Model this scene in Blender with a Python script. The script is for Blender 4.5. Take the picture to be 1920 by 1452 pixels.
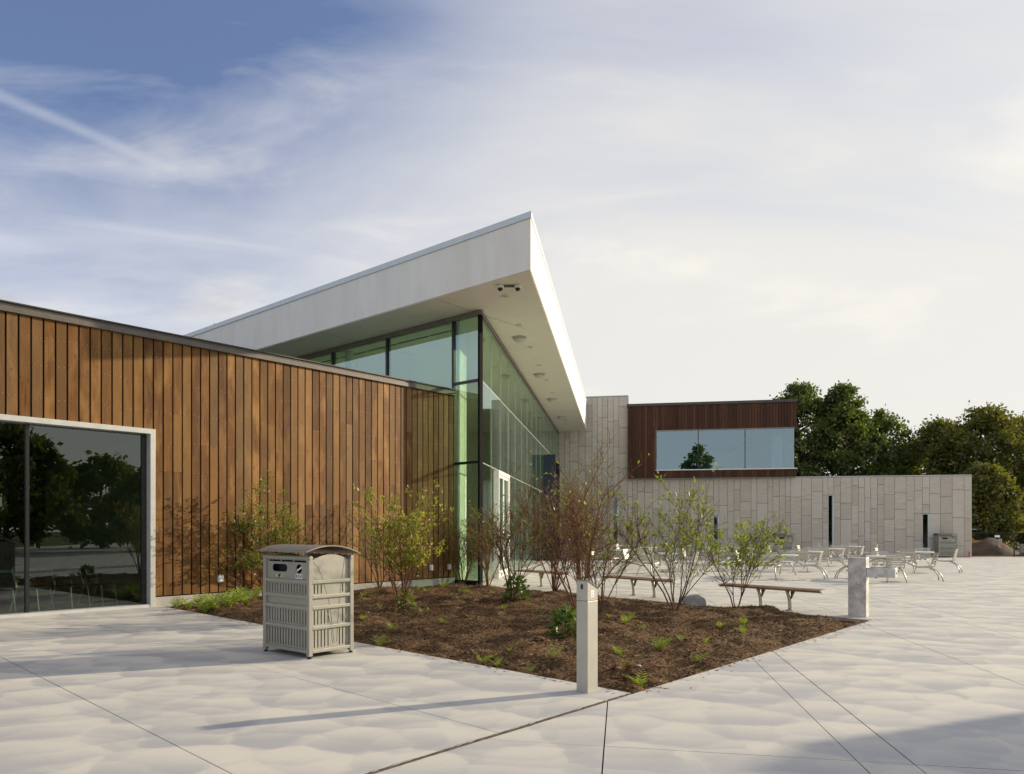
import bpy, bmesh, math, random
import numpy as np
from mathutils import Matrix, Vector

for o in list(bpy.data.objects):
    bpy.data.objects.remove(o)
scene = bpy.context.scene
C = scene.collection
R = math.radians
rnd = random.Random(11)

# ------------------------------------------------------------------ camera
EYE = 1.55
cd = bpy.data.cameras.new('camera'); cam = bpy.data.objects.new('camera', cd); C.objects.link(cam)
cam.location = (0, 0, EYE); cam.rotation_euler = (R(90), 0, 0)
cd.sensor_width = 36; cd.lens = 36 * 1380 / 1920
cd.shift_x = 80 / 1920; cd.shift_y = 268 / 1920
cd.clip_start = 0.05; cd.clip_end = 3000
scene.camera = cam

# ------------------------------------------------------------------ sky and sun
SUN_AZ, SUN_EL = 68.0, 17.5           # clockwise from +Y
world = bpy.data.worlds.new('World'); scene.world = world; world.use_nodes = True
wt = world.node_tree; wt.nodes.clear()
def wn(t, **k):
    n = wt.nodes.new(t)
    for a, v in k.items(): setattr(n, a, v)
    return n
def wl(a, b): wt.links.new(a, b)
def wmath(op, a, b=None, c=None, clamp=False):
    n = wn('ShaderNodeMath', operation=op); n.use_clamp = clamp
    for i, v in enumerate((a, b, c)):
        if v is None: continue
        if isinstance(v, (int, float)): n.inputs[i].default_value = v
        else: wl(v, n.inputs[i])
    return n.outputs[0]
sky = wn('ShaderNodeTexSky'); sky.sky_type = 'NISHITA'; sky.sun_disc = False
sky.sun_elevation = R(SUN_EL); sky.sun_rotation = R(SUN_AZ)
sky.air_density = 1.25; sky.dust_density = 1.2; sky.ozone_density = 2.2
tc = wn('ShaderNodeTexCoord'); sep = wn('ShaderNodeSeparateXYZ'); wl(tc.outputs['Generated'], sep.inputs[0])
zz = wmath('MAXIMUM', sep.outputs[2], 0.0)
den = wmath('ADD', zz, 0.16)
px = wmath('DIVIDE', sep.outputs[0], den); py = wmath('DIVIDE', sep.outputs[1], den)
comb = wn('ShaderNodeCombineXYZ'); wl(px, comb.inputs[0]); wl(py, comb.inputs[1])
def cloud_noise(scale, rot, sc, detail, rough, dist, seed):
    mp = wn('ShaderNodeMapping'); wl(comb.outputs[0], mp.inputs[0])
    mp.inputs['Rotation'].default_value = (0, 0, R(rot)); mp.inputs['Scale'].default_value = sc
    mp.inputs['Location'].default_value = (seed, seed * .7, seed * .31)
    n = wn('ShaderNodeTexNoise'); wl(mp.outputs[0], n.inputs['Vector'])
    n.inputs['Scale'].default_value = scale; n.inputs['Detail'].default_value = detail
    n.inputs['Roughness'].default_value = rough; n.inputs['Distortion'].default_value = dist
    return n.outputs['Fac']
def wramp(v, lo, hi):
    n = wn('ShaderNodeMapRange'); n.interpolation_type = 'SMOOTHSTEP'
    wl(v, n.inputs[0]); n.inputs[1].default_value = lo; n.inputs[2].default_value = hi
    return n.outputs[0]
veil = wramp(cloud_noise(.8, 28, (.55, 1.6, 1), 9, .58, .7, 3.1), .24, .82)     # streaky cirrus veil
wisps = wramp(cloud_noise(1.7, 35, (.5, 1.5, 1), 10, .6, 1.2, 8.4), .47, .82)
cum = wramp(cloud_noise(1.15, 0, (1, 1.2, 1), 10, .55, .3, 33.4), .53, .68)       # small cumulus
cumdet = cloud_noise(3.5, 0, (1, 1.2, 1), 8, .6, .3, 5.5)
# milky towards the horizon and towards the sun
low = wramp(sep.outputs[2], .60, .10)
sdx, sdy = math.sin(R(SUN_AZ)), math.cos(R(SUN_AZ))
sund = wmath('ADD', wmath('MULTIPLY', sep.outputs[0], sdx), wmath('MULTIPLY', sep.outputs[1], sdy))
tosun = wramp(sund, -.55, .85)
# one wide blue opening in the veil (upper left of the view), frayed by the noise
od = Vector((-.66, .66, .50)).normalized()
odot = wmath('ADD', wmath('ADD', wmath('MULTIPLY', sep.outputs[0], od.x), wmath('MULTIPLY', sep.outputs[1], od.y)), wmath('MULTIPLY', sep.outputs[2], od.z))
big = cloud_noise(.55, 20, (.8, 1.3, 1), 6, .55, .4, 14.2)
opening = wramp(wmath('ADD', odot, wmath('MULTIPLY', wmath('SUBTRACT', big, .5), .22)), .66, 1.06)
veilmix = wmath('ADD', wmath('MULTIPLY', veil, .62), wmath('MULTIPLY', wisps, .38))
cov = wmath('ADD', wmath('MULTIPLY', veilmix, .46), wmath('ADD', .40, wmath('MULTIPLY', low, .42)))
cov = wmath('ADD', cov, wmath('MULTIPLY', tosun, .12))
opening = wmath('MULTIPLY', wmath('MULTIPLY', opening, wmath('SUBTRACT', 1.0, wmath('MULTIPLY', low, .9))), wmath('SUBTRACT', 1.0, wmath('MULTIPLY', veilmix, .75)))
cov = wmath('SUBTRACT', cov, wmath('MULTIPLY', opening, 1.0), clamp=True)
cov = wmath('MINIMUM', wmath('MAXIMUM', cov, .10), .93)
# a contrail: a soft line in the cloud plane
cdir = Vector((-.40, 0, 0))
trail_d = wmath('ABSOLUTE', wmath('ADD', wmath('ADD', wmath('MULTIPLY', px, .740), wmath('MULTIPLY', py, -.672)), 1.427))
trail = wmath('MULTIPLY', wramp(trail_d, .028, .0), wramp(px, -.52, -.74))
cov = wmath('ADD', cov, wmath('MULTIPLY', trail, .22), clamp=True)
ccol = wn('ShaderNodeMix', data_type='RGBA'); wl(tosun, ccol.inputs[0])
ccol.inputs[6].default_value = (3.15, 3.20, 3.50, 1); ccol.inputs[7].default_value = (3.55, 3.42, 3.14, 1)
skyg = wn('ShaderNodeMix', data_type='RGBA', blend_type='MULTIPLY'); skyg.inputs[0].default_value = 1
wl(sky.outputs[0], skyg.inputs[6]); skyg.inputs[7].default_value = (.27, .36, .55, 1)
m1 = wn('ShaderNodeMix', data_type='RGBA'); wl(cov, m1.inputs[0]); wl(skyg.outputs[2], m1.inputs[6]); wl(ccol.outputs[2], m1.inputs[7])
cshade = wn('ShaderNodeMix', data_type='RGBA'); wl(wramp(cumdet, .35, .65), cshade.inputs[0])
cshade.inputs[6].default_value = (1.9, 1.9, 2.0, 1); cshade.inputs[7].default_value = (3.3, 3.25, 3.2, 1)
cs2 = wn('ShaderNodeMix', data_type='RGBA'); wl(tosun, cs2.inputs[0]); wl(cshade.outputs[2], cs2.inputs[6]); cs2.inputs[7].default_value = (4.1, 3.92, 3.5, 1)
m2 = wn('ShaderNodeMix', data_type='RGBA'); wl(wmath('MULTIPLY', cum, .60), m2.inputs[0]); wl(m1.outputs[2], m2.inputs[6]); wl(cs2.outputs[2], m2.inputs[7])
bg = wn('ShaderNodeBackground'); bg.inputs[1].default_value = .1; wl(m2.outputs[2], bg.inputs[0])
wo = wn('ShaderNodeOutputWorld'); wl(bg.outputs[0], wo.inputs[0])

sl = bpy.data.lights.new('sun', 'SUN'); sl.energy = 2.1; sl.angle = R(.6); sl.color = (1.0, .86, .64)
so = bpy.data.objects.new('sun', sl); C.objects.link(so)
sd = Vector((sdx * math.cos(R(SUN_EL)), sdy * math.cos(R(SUN_EL)), math.sin(R(SUN_EL))))
so.rotation_euler = sd.to_track_quat('Z', 'Y').to_euler(); so.location = sd * 60

vs = scene.view_settings
vs.view_transform = 'Standard'; vs.look = 'None'; vs.gamma = 1; vs.exposure = 1.36; vs.use_curve_mapping = False

# ------------------------------------------------------------------ materials
class NT:
    def __init__(s, name):
        s.m = bpy.data.materials.new(name); s.m.use_nodes = True
        s.t = s.m.node_tree; s.t.nodes.clear()
        s.out = s.n('ShaderNodeOutputMaterial')
    def n(s, t, **k):
        x = s.t.nodes.new(t)
        for a, v in k.items(): setattr(x, a, v)
        return x
    def l(s, a, b): s.t.links.new(a, b)
    def put(s, v, sock):
        if hasattr(v, 'is_linked') or hasattr(v, 'links'): s.l(v, sock)
        else: sock.default_value = v
    def math(s, op, a, b=0.0, clamp=False):
        x = s.n('ShaderNodeMath', operation=op); x.use_clamp = clamp
        s.put(a, x.inputs[0]); s.put(b, x.inputs[1]); return x.outputs[0]
    def pos(s): return s.n('ShaderNodeNewGeometry').outputs['Position']
    def obj(s): return s.n('ShaderNodeTexCoord').outputs['Object']
    def rand(s): return s.n('ShaderNodeObjectInfo').outputs['Random']
    def mapping(s, v, scale=(1, 1, 1), rot=(0, 0, 0), loc=(0, 0, 0)):
        x = s.n('ShaderNodeMapping'); s.l(v, x.inputs[0])
        x.inputs['Scale'].default_value = scale; x.inputs['Rotation'].default_value = rot; x.inputs['Location'].default_value = loc
        return x.outputs[0]
    def shift(s, v, k):          # offset coordinates by the per-object random number
        x = s.n('ShaderNodeVectorMath', operation='ADD'); s.l(v, x.inputs[0])
        y = s.n('ShaderNodeVectorMath', operation='SCALE'); y.inputs[0].default_value = k; s.l(s.rand(), y.inputs['Scale'])
        s.l(y.outputs[0], x.inputs[1]); return x.outputs[0]
    def noise(s, v, scale, detail=4, rough=.55, dist=0.0, out='Fac'):
        x = s.n('ShaderNodeTexNoise'); s.l(v, x.inputs['Vector'])
        x.inputs['Scale'].default_value = scale; x.inputs['Detail'].default_value = detail
        x.inputs['Roughness'].default_value = rough; x.inputs['Distortion'].default_value = dist
        return x.outputs[out]
    def vor(s, v, scale, feature='F1', out='Distance', rnd=1.0):
        x = s.n('ShaderNodeTexVoronoi', feature=feature); s.l(v, x.inputs['Vector'])
        x.inputs['Scale'].default_value = scale; x.inputs['Randomness'].default_value = rnd
        return x.outputs[out]
    def rng(s, v, a, b, c=0.0, d=1.0, smooth=True):
        x = s.n('ShaderNodeMapRange'); x.interpolation_type = 'SMOOTHSTEP' if smooth else 'LINEAR'
        s.put(v, x.inputs[0])
        for i, q in enumerate((a, b, c, d)): x.inputs[i + 1].default_value = q
        return x.outputs[0]
    def mix(s, f, a, b, mode='MIX'):
        x = s.n('ShaderNodeMix', data_type='RGBA', blend_type=mode)
        s.put(f, x.inputs[0])
        for v, i in ((a, 6), (b, 7)):
            if isinstance(v, tuple): x.inputs[i].default_value = (*v, 1) if len(v) == 3 else v
            else: s.l(v, x.inputs[i])
        return x.outputs[2]
    def bump(s, h, strength=.3, dist=.01):
        x = s.n('ShaderNodeBump'); s.l(h, x.inputs['Height']); x.inputs['Strength'].default_value = strength
        x.inputs['Distance'].default_value = dist; return x.outputs[0]
    def bsdf(s, col, rough=.6, metal=0.0, normal=None, spec=.5):
        p = s.n('ShaderNodeBsdfPrincipled')
        if isinstance(col, tuple): p.inputs['Base Color'].default_value = (*col, 1)
        else: s.l(col, p.inputs['Base Color'])
        s.put(rough, p.inputs['Roughness']); p.inputs['Metallic'].default_value = metal
        p.inputs['Specular IOR Level'].default_value = spec
        if normal is not None: s.l(normal, p.inputs['Normal'])
        s.l(p.outputs[0], s.out.inputs[0]); return p

M = {}
def m_plain(name, col, rough=.5, metal=0.0, var=.12, scale=6, spec=.5):
    t = NT(name); p = t.pos()
    f = t.noise(p, scale, 5, .6)
    a = tuple(c * (1 - var) for c in col); b = tuple(min(1, c * (1 + var)) for c in col)
    c = t.mix(t.rng(f, .3, .7), a, b)
    fine = t.noise(p, scale * 25, 3, .6)
    t.bsdf(c, t.rng(fine, .3, .7, rough * .88, min(1, rough * 1.12)), metal, t.bump(fine, .06, .004), spec)
    M[name] = t.m

def m_wood(name, dark, mid, light, grey, rough=.62):
    t = NT(name); o = t.shift(t.obj(), (7.3, 11.1, 23.7)); r = t.rand()
    g1 = t.noise(t.mapping(o, (9, 9, .55)), 3.0, 7, .62, .9)
    g2 = t.noise(t.mapping(o, (60, 60, 1.6)), 2.5, 4, .6, .3)
    blot = t.noise(t.mapping(o, (2.2, 2.2, .8)), 1.6, 4, .5)
    c = t.mix(t.rng(g1, .28, .72), dark, mid)
    c = t.mix(t.math('MULTIPLY', t.rng(blot, .42, .75), .75), c, light)
    r2 = t.math('FRACT', t.math('MULTIPLY', r, 17.3)); r3 = t.math('FRACT', t.math('MULTIPLY', r, 71.9))
    c = t.mix(t.math('MULTIPLY', t.rng(r2, .45, 1.0), .55), c, light)
    c = t.mix(t.math('MULTIPLY', t.rng(r3, .62, 1.0), .5), c, grey)
    dk = t.math('MULTIPLY', t.rng(t.math('FRACT', t.math('MULTIPLY', r, 131.7)), .55, 1.0), .5)
    c = t.mix(dk, c, dark)
    val = t.rng(t.math('FRACT', t.math('MULTIPLY', r, 211.3)), 0, 1, .68, 1.28, False)
    cv = t.n('ShaderNodeVectorMath', operation='SCALE'); t.l(c, cv.inputs[0]); t.l(val, cv.inputs['Scale']); c = cv.outputs[0]
    kn = t.vor(t.mapping(o, (5.0, 5.0, 2.1)), 1.25)
    c = t.mix(t.rng(kn, .10, .03, 0, .85), c, tuple(x * .45 for x in dark))
    ring = t.rng(t.math('SINE', t.math('MULTIPLY', kn, 60)), -.2, 1, 0, .35)
    c = t.mix(t.math('MULTIPLY', ring, t.rng(kn, .30, .08)), c, tuple(x * .7 for x in dark))
    c = t.mix(t.math('MULTIPLY', t.rng(g2, .5, .75), .35), c, dark)
    h = t.math('ADD', t.math('MULTIPLY', g2, .6), t.math('MULTIPLY', g1, .5))
    t.bsdf(c, t.rng(g1, .3, .7, rough * .82, rough * 1.1), 0, t.bump(h, .35, .006), .22)
    M[name] = t.m
m_wood('siding', (.098, .040, .010), (.198, .089, .022), (.365, .195, .058), (.19, .122, .058))
m_wood('dark_siding', (.056, .024, .013), (.088, .037, .019), (.118, .052, .027), (.080, .042, .026))
m_wood('bench_wood', (.19, .105, .058), (.29, .17, .095), (.38, .24, .14), (.30, .20, .13))

def m_paving(name='paving'):
    t = NT(name); p = t.pos()
    w = t.noise(p, .9, 3, .5, 0, 'Color')
    wv = t.n('ShaderNodeVectorMath', operation='MULTIPLY_ADD'); t.l(w, wv.inputs[0]); wv.inputs[1].default_value = (.32, .32, 0); t.l(t.pos(), wv.inputs[2])
    w2 = t.noise(p, 3.6, 3, .55, 0, 'Color'); wa = wv
    wv = t.n('ShaderNodeVectorMath', operation='MULTIPLY_ADD'); t.l(w2, wv.inputs[0]); wv.inputs[1].default_value = (.16, .16, 0); t.l(wa.outputs[0], wv.inputs[2])
    # overlapping trowel sweeps: fish-scale cells, each shaded from one rim to the other
    def scales(sx, sy, ang, off, sc):
        q = t.mapping(wv.outputs[0], (sx, sy, 0), (0, 0, R(ang)), off)
        v = t.n('ShaderNodeTexVoronoi'); t.l(q, v.inputs['Vector']); v.inputs['Scale'].default_value = sc
        sp_ = t.n('ShaderNodeSeparateColor'); t.l(v.outputs['Color'], sp_.inputs[0])
        q2 = t.n('ShaderNodeVectorMath', operation='SUBTRACT'); t.l(q, q2.inputs[0]); t.l(v.outputs['Position'], q2.inputs[1])
        sx_ = t.n('ShaderNodeSeparateXYZ'); t.l(q2.outputs[0], sx_.inputs[0])
        k = t.math('ADD', t.math('MULTIPLY', sx_.outputs[1], sc * .95), t.math('MULTIPLY', sx_.outputs[0], sc * .25))
        e = t.n('ShaderNodeTexVoronoi', feature='DISTANCE_TO_EDGE'); t.l(q, e.inputs['Vector']); e.inputs['Scale'].default_value = sc
        k = t.math('ADD', k, t.math('MULTIPLY', t.math('SUBTRACT', sp_.outputs[0], .5), .5))
        return t.math('ADD', t.math('MULTIPLY', k, t.rng(e.outputs['Distance'], .0, .10, .45, 1.0)), .5)
    sweep = scales(1.0, 1.15, 12, (0, 0, 0), 1.45)
    sweep2 = scales(1.0, 1.15, -40, (4, 7, 0), 2.0)
    tone = t.math('ADD', t.math('MULTIPLY', sweep, .62), t.math('MULTIPLY', sweep2, .38))
    brush = t.noise(t.mapping(p, (5, 14, 1), (0, 0, R(25))), 1.2, 4, .6)
    tone = t.math('ADD', tone, t.math('MULTIPLY', t.math('SUBTRACT', brush, .5), .22))
    c = t.mix(t.rng(tone, .05, .92), (.435, .43, .42), (.67, .63, .535))
    big = t.noise(p, .18, 4, .6)
    c = t.mix(t.rng(big, .35, .7, 0, .35), c, (.53, .51, .475))
    sp = t.noise(p, 160, 2, .6)
    c = t.mix(t.rng(sp, .56, .72, 0, .5), c, (.25, .235, .21))
    grit = t.noise(p, 38, 3, .7); c = t.mix(t.rng(grit, .66, .74, 0, .35), c, (.30, .28, .24))
    sp2 = t.noise(p, 90, 2, .6)
    c = t.mix(t.rng(sp2, .60, .75, 0, .35), c, (.58, .56, .52))
    stain = t.noise(t.mapping(p, (.5, .9, 1), (0, 0, .7)), 1.1, 6, .65)
    c = t.mix(t.rng(stain, .62, .76, 0, .40), c, (.42, .37, .29))
    h = t.math('ADD', t.math('MULTIPLY', tone, .35), t.math('MULTIPLY', sp, .3))
    t.bsdf(c, t.rng(tone, .2, .8, .62, .82), 0, t.bump(h, .22, .006), .35)
    M[name] = t.m
m_paving()

def m_stone():
    t = NT('limestone'); o = t.shift(t.obj(), (13.1, 5.7, 31.3)); r = t.rand()
    v = t.noise(t.mapping(o, (1.1, 1, 5)), 1.5, 7, .65, 1.2)
    c = t.mix(t.rng(v, .3, .7), (.50, .45, .365), (.64, .58, .485))
    c = t.mix(t.rng(r, 0, 1, 0, .5), c, (.46, .405, .34))
    c = t.mix(t.math('MULTIPLY', t.rng(t.math('FRACT', t.math('MULTIPLY', r, 37.7)), .5, 1), .45), c, (.64, .605, .545))
    f = t.noise(o, 40, 4, .65)
    c = t.mix(t.rng(f, .5, .8, 0, .3), c, (.34, .305, .255))
    t.bsdf(c, .85, 0, t.bump(t.math('ADD', v, t.math('MULTIPLY', f, .3)), .5, .02), .3)
    M['limestone'] = t.m
m_stone()

def m_stucco(name, a, b):
    t = NT(name); p = t.pos()
    s = t.noise(t.mapping(p, (2.2, 2.2, .35)), 1.2, 6, .6)
    blo = t.noise(p, .55, 5, .6)
    c = t.mix(t.rng(s, .3, .75), a, b); c = t.mix(t.rng(blo, .35, .75, 0, .4), c, tuple(x * .9 for x in a))
    f = t.noise(p, 70, 3, .6)
    t.bsdf(c, .8, 0, t.bump(f, .12, .004), .3); M[name] = t.m
m_stucco('stucco', (.82, .80, .72), (.90, .88, .81))
m_stucco('soffit', (.78, .73, .62), (.83, .78, .67))
m_stucco('foundation', (.36, .34, .30), (.50, .48, .43))
m_plain('coping_pale', (.62, .68, .68), .35, .15, .05)
m_plain('coping_dark', (.085, .078, .068), .38, .55, .15)
m_plain('trim_brown', (.135, .118, .098), .5, .3, .1)
m_plain('coping_mid', (.24, .215, .185), .42, .45, .1)
m_plain('frame_alu', (.60, .60, .57), .38, .35, .06)
m_plain('white_frame', (.80, .78, .74), .4, 0, .05)
m_plain('mullion', (.035, .036, .038), .35, .5, .15)
m_plain('joint_seal', (.50, .52, .50), .4, .1, .1)
m_plain('matte_black', (.012, .012, .013), .85, 0, .1, 6, .08)
m_plain('gap', (.012, .009, .007), .9)
m_plain('bin_metal', (.37, .36, .305), .40, .30, .06, 9)
m_plain('bin_lid', (.30, .275, .225), .40, .35, .12, 8)
m_plain('liner', (.016, .018, .026), .7)
m_plain('post_metal', (.47, .455, .385), .42, .2, .05, 5)
m_plain('chair_metal', (.52, .50, .43), .34, .35, .06, 9)
m_plain('table_white', (.74, .73, .69), .32, .1, .04, 7)
m_plain('bracket', (.13, .12, .10), .5, .4)
m_plain('steel', (.60, .60, .57), .36, .75, .20, 11)
m_plain('galvanised', (.56, .54, .50), .42, .55, .24, 7)
m_plain('white_plastic', (.78, .78, .76), .4)
m_plain('black', (.012, .012, .013), .45)
m_plain('lens_black', (.01, .01, .012), .08)
m_plain('sticker_yellow', (.48, .47, .25), .5)
m_plain('sticker_white', (.83, .84, .84), .45)
m_plain('sticker_blue', (.08, .17, .42), .45)
m_plain('navy', (.020, .030, .055), .25, .2)
m_plain('red_paint', (.48, .03, .025), .4)
m_plain('orange_paint', (.75, .22, .03), .45)
m_plain('machine_yellow', (.60, .33, .035), .5)
m_plain('rubber', (.02, .02, .02), .8)
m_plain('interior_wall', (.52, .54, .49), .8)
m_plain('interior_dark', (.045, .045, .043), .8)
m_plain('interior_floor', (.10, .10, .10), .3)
m_plain('column_white', (.80, .80, .74), .6)
m_plain('chrome', (.75, .75, .74), .2, .9)
m_plain('roof_membrane', (.30, .30, .29), .8)
m_plain('dirt', (.075, .050, .032), .95, 0, .35, 2)
m_plain('rock', (.33, .32, .29), .85, 0, .3, 5)
m_plain('joint_dirt', (.085, .062, .042), .95, 0, .4, 14)
m_plain('lightbulb_glass', (.55, .53, .46), .35, 0, .05)

def m_ground():
    t = NT('ground_grass'); p = t.pos()
    f = t.noise(p, .35, 6, .65); g = t.noise(p, 9, 5, .7)
    c = t.mix(t.rng(f, .35, .65), (.050, .075, .018), (.095, .115, .030))
    c = t.mix(t.rng(g, .4, .7, 0, .6), c, (.035, .05, .014))
    t.bsdf(c, .9, 0, t.bump(g, .6, .05), .2); M['ground_grass'] = t.m
m_ground()
def m_mulch(name, a, b, cc):
    t = NT(name); p = t.pos()
    f = t.noise(p, 1.6, 6, .65); g = t.noise(t.mapping(p, (30, 75, 40), (0, 0, .6)), 1, 5, .7, 1.5); v = t.vor(t.mapping(p, (45, 90, 60), (0, 0, 1.0)), 1, out='Color')
    s = t.n('ShaderNodeSeparateColor'); t.l(v, s.inputs[0])
    c = t.mix(t.rng(g, .3, .7), a, b); c = t.mix(t.rng(s.outputs[0], .72, .95, 0, .8), c, cc)
    c = t.mix(t.rng(f, .4, .7, 0, .55), c, tuple(x * .6 for x in a))
    t.bsdf(c, .95, 0, t.bump(t.math('ADD', g, s.outputs[1]), .9, .02), .15); M[name] = t.m
m_mulch('mulch', (.070, .037, .017), (.205, .116, .052), (.46, .31, .17))
m_mulch('chips', (.11, .058, .026), (.31, .185, .09), (.52, .39, .24))

def m_leaf(name, a, b, tr=.45, scale=3.0):
    t = NT(name); p = t.pos()
    f = t.noise(p, scale, 4, .6); f2 = t.noise(p, scale * 9, 2, .5)
    c = t.mix(t.rng(f, .32, .68), a, b); c = t.mix(t.rng(f2, .4, .7, 0, .5), c, tuple(x * .65 for x in a))
    r = t.rand(); c = t.mix(t.math('MULTIPLY', r, .25), c, tuple(x * 1.25 for x in b))
    d = t.n('ShaderNodeBsdfDiffuse'); t.l(c, d.inputs[0])
    tl = t.n('ShaderNodeBsdfTranslucent'); t.l(t.mix(1.0, c, (1.0, 1.0, .55), 'MULTIPLY'), tl.inputs[0])
    ms = t.n('ShaderNodeMixShader'); ms.inputs[0].default_value = tr; t.l(d.outputs[0], ms.inputs[1]); t.l(tl.outputs[0], ms.inputs[2])
    g = t.n('ShaderNodeBsdfGlossy'); g.inputs['Roughness'].default_value = .45; g.inputs[0].default_value = (1, 1, 1, 1)
    m2 = t.n('ShaderNodeMixShader'); m2.inputs[0].default_value = .04; t.l(ms.outputs[0], m2.inputs[1]); t.l(g.outputs[0], m2.inputs[2])
    t.l(m2.outputs[0], t.out.inputs[0]); M[name] = t.m
m_leaf('leaf_tree', (.070, .112, .018), (.175, .225, .032), .5, .25)
m_leaf('leaf_tree_warm', (.098, .112, .017), (.215, .208, .030), .5, .25)
m_leaf('leaf_shrub', (.13, .20, .022), (.30, .36, .045), .5)
m_leaf('leaf_shrub_yellow', (.22, .26, .025), (.42, .42, .055), .5)
m_leaf('leaf_deep', (.055, .11, .018), (.16, .24, .04), .4)
m_leaf('fern', (.20, .30, .030), (.44, .52, .06), .5)
m_leaf('red_plant', (.09, .022, .014), (.18, .04, .02), .3)
m_leaf('tall_grass', (.16, .20, .03), (.34, .36, .06), .5)
def m_bark(name, a, b):
    t = NT(name); p = t.pos()
    g = t.noise(t.mapping(p, (14, 14, 3)), 1.5, 6, .65)
    t.bsdf(t.mix(t.rng(g, .3, .7), a, b), .85, 0, t.bump(g, .5, .01), .25); M[name] = t.m
m_bark('bark', (.045, .035, .025), (.11, .088, .065))
m_bark('twig_red', (.115, .050, .027), (.25, .125, .062))
m_bark('twig_brown', (.065, .042, .030), (.17, .115, .075))

def m_glass(name, tint, ior, gloss=(1, 1, 1), rough=0.0):
    t = NT(name)
    fr = t.n('ShaderNodeFresnel'); fr.inputs[0].default_value = ior
    tr = t.n('ShaderNodeBsdfTransparent'); tr.inputs[0].default_value = (*tint, 1)
    gl = t.n('ShaderNodeBsdfGlossy'); gl.inputs[0].default_value = (*gloss, 1); gl.inputs['Roughness'].default_value = rough
    w = t.noise(t.pos(), .6, 2, .5); t.l(t.bump(w, .02, .02), gl.inputs['Normal'])
    bf = t.n('ShaderNodeNewGeometry').outputs['Backfacing']
    ms = t.n('ShaderNodeMixShader'); t.l(t.math('MULTIPLY', fr.outputs[0], t.math('SUBTRACT', 1.0, bf)), ms.inputs[0]); t.l(tr.outputs[0], ms.inputs[1]); t.l(gl.outputs[0], ms.inputs[2])
    t.l(ms.outputs[0], t.out.inputs[0]); M[name] = t.m
m_glass('glass_green', (.79, .88, .78), 2.6, (.84, .97, .92))
m_glass('glass_front', (.75, .86, .76), 3.4, (.74, .95, 1.0))
m_glass('glass_dark', (.56, .64, .57), 2.1, (.88, .97, .93))
m_glass('glass_blue', (.50, .66, .66), 3.4, (.74, .95, 1.0))

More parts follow.
